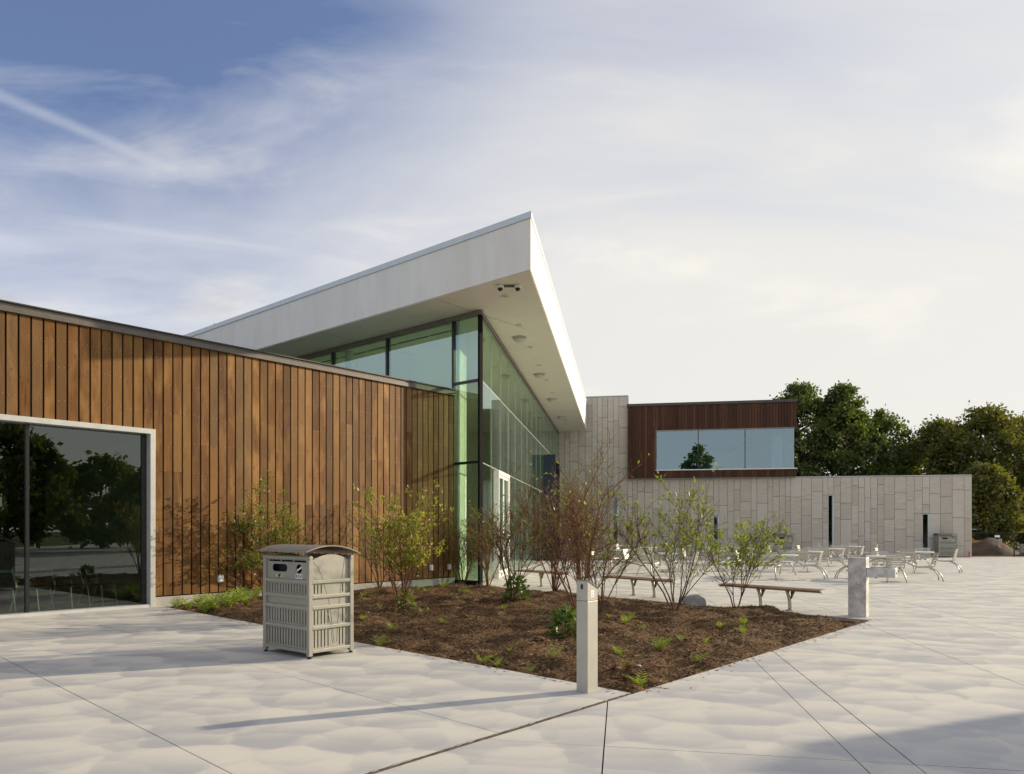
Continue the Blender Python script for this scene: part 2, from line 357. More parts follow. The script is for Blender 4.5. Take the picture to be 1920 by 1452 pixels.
# ------------------------------------------------------------------ mesh helpers
class MB:
    def __init__(s): s.v = []; s.f = []
    def quad(s, *p):
        n = len(s.v); s.v += [tuple(q) for q in p]; s.f.append(tuple(range(n, n + len(p)))); return s
    def hexa(s, p):     # 8 points: bottom 4, top 4 (ccw from above)
        n = len(s.v); s.v += [tuple(q) for q in p]
        s.f += [tuple(n + i for i in q) for q in ((3, 2, 1, 0), (4, 5, 6, 7), (0, 1, 5, 4), (1, 2, 6, 5), (2, 3, 7, 6), (3, 0, 4, 7))]
        return s
    def box(s, x0, x1, y0, y1, z0, z1):
        return s.hexa([(x0, y0, z0), (x1, y0, z0), (x1, y1, z0), (x0, y1, z0), (x0, y0, z1), (x1, y0, z1), (x1, y1, z1), (x0, y1, z1)])
    def bar(s, a, b, w, h, up=(0, 0, 1)):
        a = Vector(a); b = Vector(b); d = (b - a).normalized(); u = Vector(up)
        sx = d.cross(u)
        if sx.length < 1e-4: sx = d.cross(Vector((1, 0, 0)))
        sx.normalize(); sy = sx.cross(d)
        p = []
        for q in (a, b):
            for i, j in ((-1, -1), (1, -1), (1, 1), (-1, 1)): p.append(q + sx * (i * w / 2) + sy * (j * h / 2))
        n = len(s.v); s.v += [tuple(q) for q in p]
        s.f += [tuple(n + i for i in q) for q in ((0, 1, 2, 3), (7, 6, 5, 4), (0, 4, 5, 1), (1, 5, 6, 2), (2, 6, 7, 3), (3, 7, 4, 0))]
        return s
    def prism(s, poly, z0, z1):
        n = len(s.v); k = len(poly)
        zt = z1 if hasattr(z1, '__len__') else [z1] * k
        s.v += [(p[0], p[1], z0) for p in poly] + [(p[0], p[1], z) for p, z in zip(poly, zt)]
        s.f.append(tuple(range(n + k - 1, n - 1, -1))); s.f.append(tuple(range(n + k, n + 2 * k)))
        for i in range(k): s.f.append((n + i, n + (i + 1) % k, n + k + (i + 1) % k, n + k + i))
        return s
    def tube(s, pts, rad, k=6, cap=True):
        pts = [Vector(p) for p in pts]; m = len(pts)
        if not hasattr(rad, '__len__'): rad = [rad] * m
        n = len(s.v); ref = None
        for i, p in enumerate(pts):
            d = (pts[min(i + 1, m - 1)] - pts[max(i - 1, 0)])
            if d.length < 1e-9: d = Vector((0, 0, 1))
            d.normalize()
            if ref is None: ref = d.orthogonal().normalized()
            else:
                ref = ref - d * ref.dot(d)
                ref = ref.normalized() if ref.length > 1e-5 else d.orthogonal().normalized()
            q = d.cross(ref)
            for j in range(k):
                a = 2 * math.pi * j / k
                s.v.append(tuple(p + (ref * math.cos(a) + q * math.sin(a)) * rad[i]))
        for i in range(m - 1):
            for j in range(k):
                s.f.append((n + i * k + j, n + i * k + (j + 1) % k, n + (i + 1) * k + (j + 1) % k, n + (i + 1) * k + j))
        if cap:
            s.f.append(tuple(n + j for j in range(k - 1, -1, -1))); s.f.append(tuple(n + (m - 1) * k + j for j in range(k)))
        return s
    def lathe(s, prof, k=20, at=(0, 0, 0)):     # (r, z) profile
        n = len(s.v)
        for r, z in prof:
            for j in range(k):
                a = 2 * math.pi * j / k; s.v.append((at[0] + r * math.cos(a), at[1] + r * math.sin(a), at[2] + z))
        for i in range(len(prof) - 1):
            for j in range(k): s.f.append((n + i * k + j, n + i * k + (j + 1) % k, n + (i + 1) * k + (j + 1) % k, n + (i + 1) * k + j))
        s.f.append(tuple(n + j for j in range(k - 1, -1, -1))); e = n + (len(prof) - 1) * k
        s.f.append(tuple(e + j for j in range(k))); return s
    def mesh(s, name, mat, smooth=False):
        me = bpy.data.meshes.new(name); me.from_pydata(s.v, [], s.f); me.materials.append(M[mat])
        if smooth: me.polygons.foreach_set('use_smooth', [True] * len(me.polygons))
        me.update(); return me
    def obj(s, name, mat, parent=None, loc=(0, 0, 0), mw=None, smooth=False, bevel=0):
        return link(name, s.mesh(name, mat, smooth), parent, loc, mw, bevel)

def link(name, me, parent=None, loc=(0, 0, 0), mw=None, bevel=0):
    o = bpy.data.objects.new(name, me); C.objects.link(o)
    if parent is not None: o.parent = parent
    if mw is not None: o.matrix_basis = (parent_matrix(parent).inverted() @ mw) if parent is not None else mw
    else: o.location = loc
    if bevel:
        b = o.modifiers.new('edge', 'BEVEL'); b.width = bevel; b.segments = 2; b.limit_method = 'ANGLE'
    return o
def parent_matrix(o):
    m = o.matrix_basis.copy()
    return parent_matrix(o.parent) @ m if o.parent else m
def tag(o, label=None, cat=None, group=None, kind=None):
    if label: o['label'] = label
    if cat: o['category'] = cat
    if group: o['group'] = group
    if kind: o['kind'] = kind
    return o
def thing(name, label, cat, loc=(0, 0, 0), rotz=0.0, group=None):
    o = bpy.data.objects.new(name, None); C.objects.link(o); o.location = loc; o.rotation_euler = (0, 0, rotz)
    o.matrix_basis = Matrix.Translation(loc) @ Matrix.Rotation(rotz, 4, 'Z')
    return tag(o, label, cat, group)
def dup(root, loc, rotz, label=None, group=None, scale=1.0):
    def cp(o, par):
        c = o.copy(); C.objects.link(c); c.parent = par
        for ch in o.children: cp(ch, c)
        return c
    r = cp(root, None)
    r.matrix_basis = Matrix.Translation(loc) @ Matrix.Rotation(rotz, 4, 'Z') @ Matrix.Scale(scale, 4)
    if label: r['label'] = label
    if group: r['group'] = group
    return r
def frame(ox, oy, dx, dy, oz=0.0):
    return Matrix.Translation((ox, oy, oz)) @ Matrix.Rotation(math.atan2(dy, dx), 4, 'Z')
def holed(name, outer, holes, depth, mat, parent, mw=None, loc=(0, 0, 0)):
    """flat panel in local XY with holes, extruded; curve turned into a mesh"""
    cu = bpy.data.curves.new(name, 'CURVE'); cu.dimensions = '2D'; cu.fill_mode = 'BOTH'; cu.extrude = depth / 2
    for poly in [outer] + holes:
        sp = cu.splines.new('POLY'); sp.points.add(len(poly) - 1); sp.use_cyclic_u = True
        for q, (x, y) in zip(sp.points, poly): q.co = (x, y, 0, 1)
    tmp = bpy.data.objects.new('tmp', cu); C.objects.link(tmp)
    dg = bpy.context.evaluated_depsgraph_get(); dg.update()
    me = bpy.data.meshes.new_from_object(tmp.evaluated_get(dg)); me.name = name
    bpy.data.objects.remove(tmp); bpy.data.curves.remove(cu)
    me.materials.clear(); me.materials.append(M[mat])
    return link(name, me, parent, loc, mw)
def rect(x0, x1, y0, y1): return [(x0, y0), (x1, y0), (x1, y1), (x0, y1)]
def oval(cx, cy, rx, ry, k=20): return [(cx + rx * math.cos(2 * math.pi * i / k), cy + ry * math.sin(2 * math.pi * i / k)) for i in range(k)]
def stadium(x0, x1, y0, y1, k=8):
    r = (y1 - y0) / 2; cy = (y0 + y1) / 2; p = []
    for i in range(k + 1): a = -math.pi / 2 + math.pi * i / k; p.append((x1 - r + r * math.cos(a), cy + r * math.sin(a)))
    for i in range(k + 1): a = math.pi / 2 + math.pi * i / k; p.append((x0 + r + r * math.cos(a), cy + r * math.sin(a)))
    return p
def np_quads(name, V, mat):          # V: (n,4,3)
    n = len(V); me = bpy.data.meshes.new(name)
    me.vertices.add(n * 4); me.vertices.foreach_set('co', V.reshape(-1).astype(np.float32))
    me.loops.add(n * 4); me.loops.foreach_set('vertex_index', np.arange(n * 4, dtype=np.int32))
    me.polygons.add(n); me.polygons.foreach_set('loop_start', np.arange(0, n * 4, 4, dtype=np.int32))
    me.update(calc_edges=True); me.materials.append(M[mat]); return me

# ------------------------------------------------------------------ layout (metres, camera at the origin)
W0 = Vector((-8.24, 12.92)); WD = Vector((.6888, .7250)); WLEN = 11.36          # timber wall, W0 + t*WD
GC = Vector((.313, 20.6)); GD = Vector((.202, .979)).normalized()               # glazed corner, right face direction
FD = Vector((-.748, .664)).normalized()                                        # front face direction (to the left)
SP = Vector((5.59, 46.2)); SD = Vector((.9837, -.1797)).normalized()            # stone wall
BF = Vector((1.545, 6.99)); BR = Vector((6.965, 12.73)); BL = Vector((-6.27, 14.98))   # planting bed corners
BW = W0 + WD * WLEN
A1 = (BR - BF).normalized(); A3 = (BL - BF).normalized()

# ------------------------------------------------------------------ ground
g = MB(); g.quad((-600, -600, -.16), (600, -600, -.16), (600, 900, -.16), (-600, 900, -.16))
tag(g.obj('ground', 'ground_grass'), kind='structure')

def clip(poly, n, d):                # keep points with n.p <= d
    out = []
    for i in range(len(poly)):
        a, b = poly[i], poly[(i + 1) % len(poly)]
        da, db = n[0] * a[0] + n[1] * a[1] - d, n[0] * b[0] + n[1] * b[1] - d
        if da <= 0: out.append(a)
        if (da < 0 < db) or (db < 0 < da):
            k = da / (da - db); out.append((a[0] + (b[0] - a[0]) * k, a[1] + (b[1] - a[1]) * k))
    return out
def cut(cells, n, cs, gap):
    for c in cs:
        nxt = []
        for p in cells:
            for q in (clip(p, n, c - gap / 2), clip(p, (-n[0], -n[1]), -(c + gap / 2))):
                if len(q) >= 3: nxt.append(q)
        cells = nxt
    return cells
def ccw(p):
    s = sum(p[i][0] * p[(i + 1) % len(p)][1] - p[(i + 1) % len(p)][0] * p[i][1] for i in range(len(p)))
    return p if s > 0 else p[::-1]
plaza = MB(); plaza.quad((-40, -16, -.07), (75, -16, -.07), (75, 43, -.07), (-40, 43, -.07))
plaza.quad((-20, 43, -.07), (28, 43, -.07), (28, 50, -.07), (-20, 50, -.07))
PL = tag(plaza.obj('plaza', 'joint_dirt'), kind='structure')
JG = .010
nG = (GD.y, -GD.x)                   # across the glazing-parallel joints
def grid_main(p):
    cs = sorted(c + 4.05 * k for k in range(-2, 4) for c in (-.12, 1.55, 1.90))
    cells = cut([p], nG, cs, JG)
    return cut(cells, (GD.x, GD.y), [.76 + 4.6 * k for k in range(-1, 8)], JG)
far = BR + A1 * 46
pa = BF - A1 * 32
regA = ccw([tuple(pa), (72, pa.y), (72, 42.6), tuple(BR + A1 * 41.1)])
n1 = (A1.y, -A1.x)                   # to the right of the bed's right edge
c1 = n1[0] * BF.x + n1[1] * BF.y
regA = clip(regA, (-n1[0], -n1[1]), -(c1 + .022))
regB = ccw([tuple(BR), tuple(BR + A1 * 41.1), tuple(SP + SD * 23), tuple(SP - SD * .4), tuple(GC)])
regB = clip(regB, n1, c1 + .022)
regC = ccw([tuple(pa), tuple(BF), tuple(BL), tuple(W0 - WD * 26)])
regC = clip(regC, n1, c1 - .018)
def slab(poly):
    cx = sum(p[0] for p in poly) / len(poly); cy = sum(p[1] for p in poly) / len(poly)
    b = MB().prism([(p[0] - cx, p[1] - cy) for p in ccw(poly)], -.12, rnd.uniform(-.0012, .0012))
    b.obj('concrete_slab', 'paving', PL, (cx, cy, 0))
def area(p): return abs(sum(p[i][0] * p[(i + 1) % len(p)][1] - p[(i + 1) % len(p)][0] * p[i][1] for i in range(len(p)))) / 2
cells = grid_main(regA) + grid_main(regB)
nF = (-A3.y if A3.y < 0 else A3.y, -A3.x if A3.x < 0 else A3.x)
nF = (A3.y, -A3.x)
cF = nF[0] * BF.x + nF[1] * BF.y
cc = cut([regC], nF, [cF - 1.9 * k for k in range(1, 9)], JG)
cc = cut(cc, (A3.x, A3.y), [A3.x * BF.x + A3.y * BF.y + 2.9 + 4.3 * k for k in range(-3, 7)], JG * .5)
for p in cells + cc:
    if area(p) > .02: slab(p)

# dirt packed into the wide joint that carries on the line of the bed
jb = MB(); K_ = 160; jr = random.Random(6)
for i in range(K_ + 1):
    p_ = BF - A1 * (i * .06); w0, w1 = .019 + jr.uniform(0, .012), .016 + jr.uniform(0, .022) * (jr.random() < .6)
    jb.v += [(p_.x + n1[0] * w0, p_.y + n1[1] * w0, .0016), (p_.x, p_.y, -.008), (p_.x - n1[0] * w1, p_.y - n1[1] * w1, .0016)]
    if i: jb.f += [(3 * i - 3, 3 * i - 2, 3 * i + 1, 3 * i), (3 * i - 2, 3 * i - 1, 3 * i + 2, 3 * i + 1)]
jb.obj('joint_fill', 'joint_dirt', PL)

# ------------------------------------------------------------------ planting bed
bed = [tuple(BF), tuple(BR), tuple(GC), tuple(BW), tuple(BL)]
bn = np.array(bed)
def seg_d(P, a, b):
    ab = b - a; t = np.clip(((P - a) @ ab) / (ab @ ab), 0, 1)
    return np.linalg.norm(P - a - t[:, None] * ab, axis=1)
def inside(P):
    s = np.ones(len(P), bool)
    for i in range(len(bn)):
        a, b = bn[i], bn[(i + 1) % len(bn)]
        s &= ((b[0] - a[0]) * (P[:, 1] - a[1]) - (b[1] - a[1]) * (P[:, 0] - a[0])) > 0
    return s
def gp(u, v, z=0.0):                 # ground point at a given bearing and dip from the eye
    Y = 1380 * (EYE - z) / (v - 994); return ((u - 880) / 1380 * Y, Y)
SHRUBS = {   # base points
    'a': gp(497, 1122), 'b': gp(752, 1158), 'c': gp(712, 1112), 'd': gp(868, 1096), 'e': gp(962, 1136),
    'f': gp(1086, 1178), 'g': gp(1040, 1122), 'h': gp(1266, 1163), 'i': gp(1381, 1139), 'j': gp(915, 1112), 'k': gp(1128, 1146), 'l': gp(1094, 1132)}
mrng = np.random.default_rng(5)
MOUNDS = [(x, y, .55, .10) for x, y in SHRUBS.values()] + [(*gp(840 + 60, 1150), .35, .09), (*gp(1000, 1210), .45, .09), (*gp(700, 1170), .5, .08), (*gp(1150, 1200), .5, .08), (*gp(1430, 1150), .5, .07)]
MOUNDS += [(mrng.uniform(-5, 6), mrng.uniform(8, 19), mrng.uniform(.12, .4), mrng.uniform(.02, .06)) for _ in range(90)]
LUMP = mrng.uniform(-1, 1, (60, 4))
def soil_h(P):
    d = np.full(len(P), 9e9); 
    for i in range(len(bn)): d = np.minimum(d, seg_d(P, bn[i], bn[(i + 1) % len(bn)]))
    dk = seg_d(P, bn[1], bn[2]); ins = inside(P)
    z = -.035 + .085 * np.clip(d / .9, 0, 1) ** .8
    z -= .085 * np.clip(1 - dk / .55, 0, 1)
    for x, y, r, h in MOUNDS:
        q = ((P[:, 0] - x) ** 2 + (P[:, 1] - y) ** 2) / (r * r); z += h * np.exp(-q) * np.clip(d / .35, 0, 1)
    for a, b, c, e in LUMP:
        z += .0035 * np.sin(P[:, 0] * a * 14 + P[:, 1] * b * 14 + c * 9)
    z += np.where(d > .05, mrng.normal(0, .006, len(P)), 0)
    return np.where(ins, z, np.minimum(-.05 - d * .1, -.05) - .02)
st = .065
xs = np.arange(-7.2, 7.6, st); ys = np.arange(6.4, 22.0, st)
GX, GY = np.meshgrid(xs, ys); P = np.stack([GX.ravel(), GY.ravel()], 1)
Z = soil_h(P); nx, ny = len(xs), len(ys)
keep = inside(P)
for i in range(len(bn)): keep |= seg_d(P, bn[i], bn[(i + 1) % len(bn)]) < .2
idx = np.arange(nx * ny).reshape(ny, nx)
f4 = np.stack([idx[:-1, :-1], idx[:-1, 1:], idx[1:, 1:], idx[1:, :-1]], -1).reshape(-1, 4)
f4 = f4[keep[f4].all(1)]
used = np.unique(f4); remap = np.full(nx * ny, -1); remap[used] = np.arange(len(used))
me = bpy.data.meshes.new('planting_bed'); me.from_pydata(np.column_stack([P[used], Z[used]]).tolist(), [], remap[f4].tolist())
me.materials.append(M['mulch']); me.polygons.foreach_set('use_smooth', [True] * len(me.polygons))
tag(link('planting_bed', me), kind='structure')
zgrid = Z.reshape(ny, nx)
def soil_at(x, y):
    i = int(round((x - xs[0]) / st)); j = int(round((y - ys[0]) / st)); return float(zgrid[max(0, min(ny - 1, j)), max(0, min(nx - 1, i))])
# wood chips: loose slivers over the soil
N = 30000
cp = mrng.uniform((-6.5, 6.9), (7.0, 21.0), (N * 3, 2)); cp = cp[inside(cp)]
w8 = mrng.uniform(0, 1, len(cp)) < np.clip(11.0 / cp[:, 1], .3, 1) ** 1.5
cp = cp[w8][:N]
ci = np.clip(((cp[:, 0] - xs[0]) / st).round().astype(int), 0, nx - 1); cj = np.clip(((cp[:, 1] - ys[0]) / st).round().astype(int), 0, ny - 1)
cz = zgrid[cj, ci] + mrng.uniform(.002, .014, len(cp))
an = mrng.uniform(0, math.pi, len(cp)); L = mrng.uniform(.010, .034, len(cp)); Wd = mrng.uniform(.003, .009, len(cp))
tl = mrng.normal(0, .35, (len(cp), 2))
ax = np.stack([np.cos(an), np.sin(an), tl[:, 0]], 1) * L[:, None]; bx_ = np.stack([-np.sin(an), np.cos(an), tl[:, 1]], 1) * Wd[:, None]
c3 = np.column_stack([cp, cz])
ns = 260; sk = mrng.integers(0, ns); ts_ = mrng.uniform(0, 1, ns); ed_ = mrng.uniform(0, 1, ns) < .5
Fa, La, Ra = np.array(BF), np.array(BL), np.array(BR)
sp0 = np.where(ed_[:, None], Fa + (La - Fa) * ts_[:, None], Fa + (Ra - Fa) * ts_[:, None])
off = np.where(ed_[:, None], -np.array([A1.x, A1.y]), -np.array([A3.x, A3.y])) * np.abs(mrng.normal(0, .10, ns))[:, None]
c3[:ns] = np.column_stack([sp0 + off, np.full(ns, .004)]); ax[:ns, 2] *= .1; bx_[:ns, 2] *= .1
V = np.stack([c3 - ax - bx_, c3 + ax - bx_, c3 + ax + bx_, c3 - ax + bx_], 1)
tag(link('wood_chips', np_quads('wood_chips', V, 'chips')), 'loose brown wood chips scattered over the planting bed', 'mulch', kind='stuff')
# concrete edging along the plaza side of the bed
kd = (GC - BR).normalized(); kl = (GC - BR).length; kf = frame(BR.x, BR.y, kd.x, kd.y)
for i in range(4):
    k = MB().box(kl * i / 4 + .004, kl * (i + 1) / 4 - .004, 0, .16, -.2, .006)
    e = k.obj('edging_kerb', 'foundation', PL, mw=kf)

# ------------------------------------------------------------------ timber-clad wing
WF = frame(W0.x, W0.y, WD.x, WD.y)
tw = thing('timber_wing', 'low wing clad in vertical brown timber boards with a big framed window', 'building', (W0.x, W0.y, 0), math.atan2(WD.y, WD.x))
SZ0, SZ1 = .21, 5.40
WX1, WZ1 = 2.71, 3.58                # window surround outer right edge and top
TL = -9.0
b = MB().box(WX1, WLEN + .0, .06, .30, 0, 5.40); b.box(TL, WX1, .06, .30, WZ1, 5.40)
b.obj('wall', 'gap', tw)
MB().box(WX1 + .003, WLEN, .0, .058, -.2, SZ0 - .025).obj('foundation', 'foundation', tw)
PITCH = .2005; BT = .028
x = WX1 - PITCH * 24 + .004; k = 0
ROWS = (.95, 1.55, 2.15, 2.75, 3.35, 3.95, 4.55, 5.05)
screws = MB()
while x < WLEN - .02:
    x1 = min(x + PITCH - .031, WLEN - .004); z0 = SZ0 if x > WX1 - .01 else WZ1 + .004
    cuts = []
    if z0 == SZ0 and rnd.random() < .62: cuts = sorted(rnd.sample(ROWS[:6], rnd.choice((1, 1, 1, 2))))
    elif rnd.random() < .12: cuts = [4.2]
    zs = [z0] + cuts + [SZ1]
    for a, c in zip(zs, zs[1:]):
        dy = rnd.uniform(0, .005)
        MB().box(0, x1 - x, -BT - dy, 0, 0, c - a - (.003 if c != SZ1 else 0)).obj('board', 'siding', tw, (x, .04, a))
    for zr in ROWS:
        if zr > z0 + .1 and x > -1.2:
            for q in (.035, x1 - x - .035):
                zj = zr + rnd.uniform(-.015, .015)
                screws.box(x + q - .004, x + q + .004, .0015, .008, zj - .004, zj + .004)
    x += PITCH; k += 1
tag(screws.obj('screws', 'steel', tw), kind='stuff')
# metal roof edge
MB().box(TL, WLEN + .02, -.05, .40, 5.404, 5.50).obj('fascia_trim', 'trim_brown', tw)
MB().box(TL, WLEN + .03, -.02, .42, 5.502, 5.560).obj('coping', 'coping_dark', tw)
MB().box(TL, WLEN + .03, -.055, .44, 5.562, 5.585).obj('drip_edge', 'coping_dark', tw)
MB().prism([(TL, .44), (WLEN - .05, .44), (WLEN - 1.2, 3.2), (WLEN - 9, 12), (TL, 12)], 5.2, 5.38).obj('roof', 'roof_membrane', tw)
# window: aluminium surround, recessed panes
wr = MB()
wr.box(WX1 - .10, WX1, -.06, .22, 0, WZ1); wr.box(TL, WX1 - .102, -.06, .22, WZ1 - .10, WZ1); wr.box(TL, WX1 - .102, -.05, .22, -.02, .055)
sur = wr.obj('window_surround', 'frame_alu', tw, bevel=.004)
MB().box(WX1 - .20, WX1 - .102, .12, .20, .057, WZ1 - .102).obj('window_jamb', 'mullion', tw)
for mx in (.46, -1.75, -3.96):
    MB().box(mx - .028, mx + .028, .10, .20, .057, WZ1 - .102).obj('mullion', 'mullion', tw)
ed = [WX1 - .202, .488, -1.722, -3.932, -6.2]; ed2 = [.488, .432, -1.778, -3.988]
for hi, lo in ((WX1 - .202, .488), (.432, -1.722), (-1.778, -3.932), (-3.988, -6.2)):
    MB().box(lo, hi, .15, .162, .057, WZ1 - .102).obj('pane', 'glass_dark', tw)
# the room behind
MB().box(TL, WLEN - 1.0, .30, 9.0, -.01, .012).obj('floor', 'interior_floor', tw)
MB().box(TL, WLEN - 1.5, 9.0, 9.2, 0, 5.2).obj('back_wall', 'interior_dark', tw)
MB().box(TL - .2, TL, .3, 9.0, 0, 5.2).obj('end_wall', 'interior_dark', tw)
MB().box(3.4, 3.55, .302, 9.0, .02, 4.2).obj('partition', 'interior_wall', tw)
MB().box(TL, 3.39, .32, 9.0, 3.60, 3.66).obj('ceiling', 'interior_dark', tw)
# weatherproof outlet boxes on the boards
def outlet(u, z, label):
    t = ((u - 880) / 1380 * W0.y - W0.x) / (WD.x - (u - 880) / 1380 * WD.y)
    o = thing('outlet_box', label, 'outlet', tuple(WF @ Vector((t, 0, z))), math.atan2(WD.y, WD.x), 'white outlet boxes on the timber wall')
    MB().box(-.055, .055, -.045, .02, 0, .16).obj('cover', 'white_plastic', o, bevel=.008)
    MB().box(-.035, .035, -.058, -.0455, .02, .13).obj('flap', 'sticker_white', o, bevel=.004)
outlet(413, .42, 'small white outlet box on the timber wall beside the big window')
outlet(808, .42, 'small white outlet box low on the timber wall behind the leafy yellow-green shrub')
outlet(842, .42, 'small white outlet box on the last boards beside the glazed corner')

# ------------------------------------------------------------------ glazed pavilion
gv = thing('glass_pavilion', 'tall glazed hall under a sharp white overhanging roof', 'building', (GC.x, GC.y, 0), 0)
RF = frame(GC.x, GC.y, GD.x, GD.y)            # right face: x along, -y outside
FF = frame(GC.x, GC.y, -FD.x, -FD.y)          # front face: -x to the left, -y outside
HEAD = 7.67; T1, T2 = 3.46, 5.76
RL = 26.0; PW = 1.72
edges = [0.0] + [PW * i + .10 for i in range(1, 15)] + [RL]
for i in range(15):
    a, c = edges[i], edges[i + 1]
    for r_, (z0, z1) in enumerate(((.06, T1), (T1, T2), (T2, HEAD - .09))):
        if r_ == 0 and 2.6 < (a + c) / 2 < 5.0:
            continue
        MB().box(a + .009, c - .009, .0, .014, z0 + .012, z1 - .012).obj('pane', 'glass_green', gv, mw=RF)
    if i:
        MB().box(a - .008, a + .008, -.002, .05, .05, HEAD - .09).obj('glazing_joint', 'joint_seal', gv, mw=RF)
for z in (T1, T2):
    MB().box(.03, RL, -.006, .06, z - .009, z + .009).obj('transom', 'joint_seal', gv, mw=RF)
MB().box(.0, RL, -.03, .12, HEAD - .09, HEAD + .05).obj('head_frame', 'coping_mid', gv, mw=RF)
MB().box(.0, RL, -.03, .12, -.05, .06).obj('sill_frame', 'coping_mid', gv, mw=RF)
# front face
MB().box(-18, -.0, -.03, .12, HEAD - .09, HEAD + .05).obj('head_frame', 'coping_mid', gv, mw=FF)
MB().box(-1.06, -.06, -.03, .10, -.05, .12).obj('sill_frame', 'mullion', gv, mw=FF)
MB().box(-.07, .0, -.035, .10, 0, HEAD - .092).obj('corner_post', 'matte_black', gv, mw=FF)
fx = [-1.03, -3.88, -6.63, -9.4, -12.2, -15.0, -17.9]
for xq in fx: MB().box(xq - .04, xq + .04, -.035, .12, 0 if xq > -1.1 else 5.0, HEAD - .092).obj('mullion', 'mullion', gv, mw=FF)
for z in (T1, T2): MB().box(-.988, -.072, -.03, .08, z - .035, z + .035).obj('transom', 'mullion', gv, mw=FF)
for z0, z1 in ((.122, T1 - .037), (T1 + .037, T2 - .037), (T2 + .037, HEAD - .092)):
    MB().box(-.988, -.072, .01, .024, z0, z1).obj('pane', 'glass_front' if z0 > 5 else 'glass_green', gv, mw=FF)
for a, c in zip(fx, fx[1:]):
    MB().box(c + .042, a - .042, .01, .024, 4.9, HEAD - .092).obj('pane', 'glass_front', gv, mw=FF)
MB().box(-18, -1.05, .02, .2, 0, 4.9).obj('spandrel_wall', 'interior_wall', gv, mw=FF)
# white double door in the right face
dr = MB(); D0, D1, DH = 2.62, 4.95, T1 - .02
dr.box(D0, D0 + .11, -.09, .08, 0, DH); dr.box(D1 - .11, D1, -.09, .08, 0, DH); dr.box(D0 + .112, D1 - .112, -.09, .08, DH - .12, DH)
dfr = dr.obj('door_frame', 'white_frame', gv, mw=RF)
mid = (D0 + D1) / 2
for a, c, hs in ((D0 + .114, mid - .004, 1), (mid + .004, D1 - .114, 0)):
    d = MB(); d.box(a, a + .085, -.06, -.01, .02, DH - .125); d.box(c - .085, c, -.06, -.01, .02, DH - .125)
    d.box(a + .087, c - .087, -.06, -.01, DH - .22, DH - .125); d.box(a + .087, c - .087, -.06, -.01, .02, .24)
    do = d.obj('door_leaf', 'white_frame', gv, mw=RF)
    MB().box(a + .087, c - .087, -.04, -.028, .242, DH - .222).obj('door_pane', 'glass_green', do)
    hx = c - .04 if hs else a + .04
    MB().tube([(hx, -.065, .9), (hx, -.11, .92), (hx, -.11, 1.3), (hx, -.065, 1.32)], .014, 6).obj('handle', 'steel', do)
# dark blue portal at the far end
pt = MB(); pt.box(16.9, 17.05, -.62, -.02, 0, 5.35); pt.box(19.4, 19.55, -.62, -.02, 0, 5.35); pt.box(17.052, 19.398, -.62, -.02, 5.05, 5.35)
pt.obj('portal', 'navy', gv, mw=RF)
# roof: one wedge-cornered slab
Q = Vector((1.457, 17.48)); RE = Q + GD * 28.55; LE = Q + FD * 24
poly = [tuple(Q), tuple(RE), (RE.x - 5.5, RE.y + 3.2), (-12, 50), tuple(LE)]
SOF = 7.72
inset = lambda p, d: [tuple(Vector(q) + (Vector((-3, 36)) - Vector(q)).normalized() * d) for q in p]
MB().prism(poly, SOF + .02, [8.96, 9.42, 9.42, 9.1, 8.96]).obj('roof_fascia', 'stucco', gv, mw=Matrix())
MB().prism(inset(poly, .05), SOF, SOF + .0185).obj('soffit', 'soffit', gv, mw=Matrix())
zt = [8.96, 9.42, 9.42, 9.1, 8.96]
po = [tuple(Vector(q) - (Vector((-3, 36)) - Vector(q)).normalized() * .045) for q in poly]
cop = MB(); n = len(po)
cop.v = [(p[0], p[1], z + .003) for p, z in zip(po, zt)] + [(p[0], p[1], z + .155) for p, z in zip(po, zt)]
cop.f = [tuple(range(n - 1, -1, -1)), tuple(range(n, 2 * n))] + [(i, (i + 1) % n, n + (i + 1) % n, n + i) for i in range(n)]
cop.obj('roof_coping', 'coping_pale', gv, mw=Matrix())
for s_ in (3.2, 8.2, 13.2):         # soffit control joints
    p0 = Q + FD * s_
    MB().bar((p0.x + .03, p0.y + .05, SOF - .001), (p0.x - FD.y * -0 + .664 * 4.0, p0.y + .748 * 4.0, SOF - .001), .010, .004).obj('soffit_joint', 'bracket', gv, mw=Matrix())
jt = Q + FD * 14.5
MB().box(-.03, .03, -.03, .03, 0, .19).obj('coping_seam', 'coping_pale', gv, mw=Matrix.Translation((jt.x + .02, jt.y - .03, 8.955)))
# interior
inn = [tuple(GC + GD * .2 - FD * 0), (SP.x - .1, SP.y - .2), (-9, 47.5), (-13.2, 33.0)]
MB().prism(inn, -.03, .015).obj('floor', 'interior_wall', gv, mw=Matrix())
MB().bar((-9, 47.5, 3.85), (-13.2, 33.0, 3.85), .2, 7.7).obj('back_wall', 'interior_wall', gv, mw=Matrix())
MB().bar((SP.x - .1, SP.y - .1, 3.85), (-9, 47.5, 3.85), .2, 7.7).obj('end_wall', 'interior_wall', gv, mw=Matrix())
fin = FF @ Vector((-1.0, .16, 0))
MB().bar((fin.x, fin.y, 3.85), (fin.x + GD.x * .95, fin.y + GD.y * .95, 3.85), .10, 7.66).obj('wall_fin', 'column_white', gv, mw=Matrix())
for cx_, cy_ in ((-6.6, .7), (-12.2, .7)):
    MB().lathe([(.15, .016), (.15, SOF - .01)], 20, (cx_, cy_, 0)).obj('column', 'column_white', gv, mw=FF)
for i in range(6):
    MB().box(-1.6 - i * 1.5 - 1.4, -1.6 - i * 1.5, 1.0, 1.09, SOF - .012, SOF - .004).obj('slot_diffuser', 'black', gv, mw=FF)
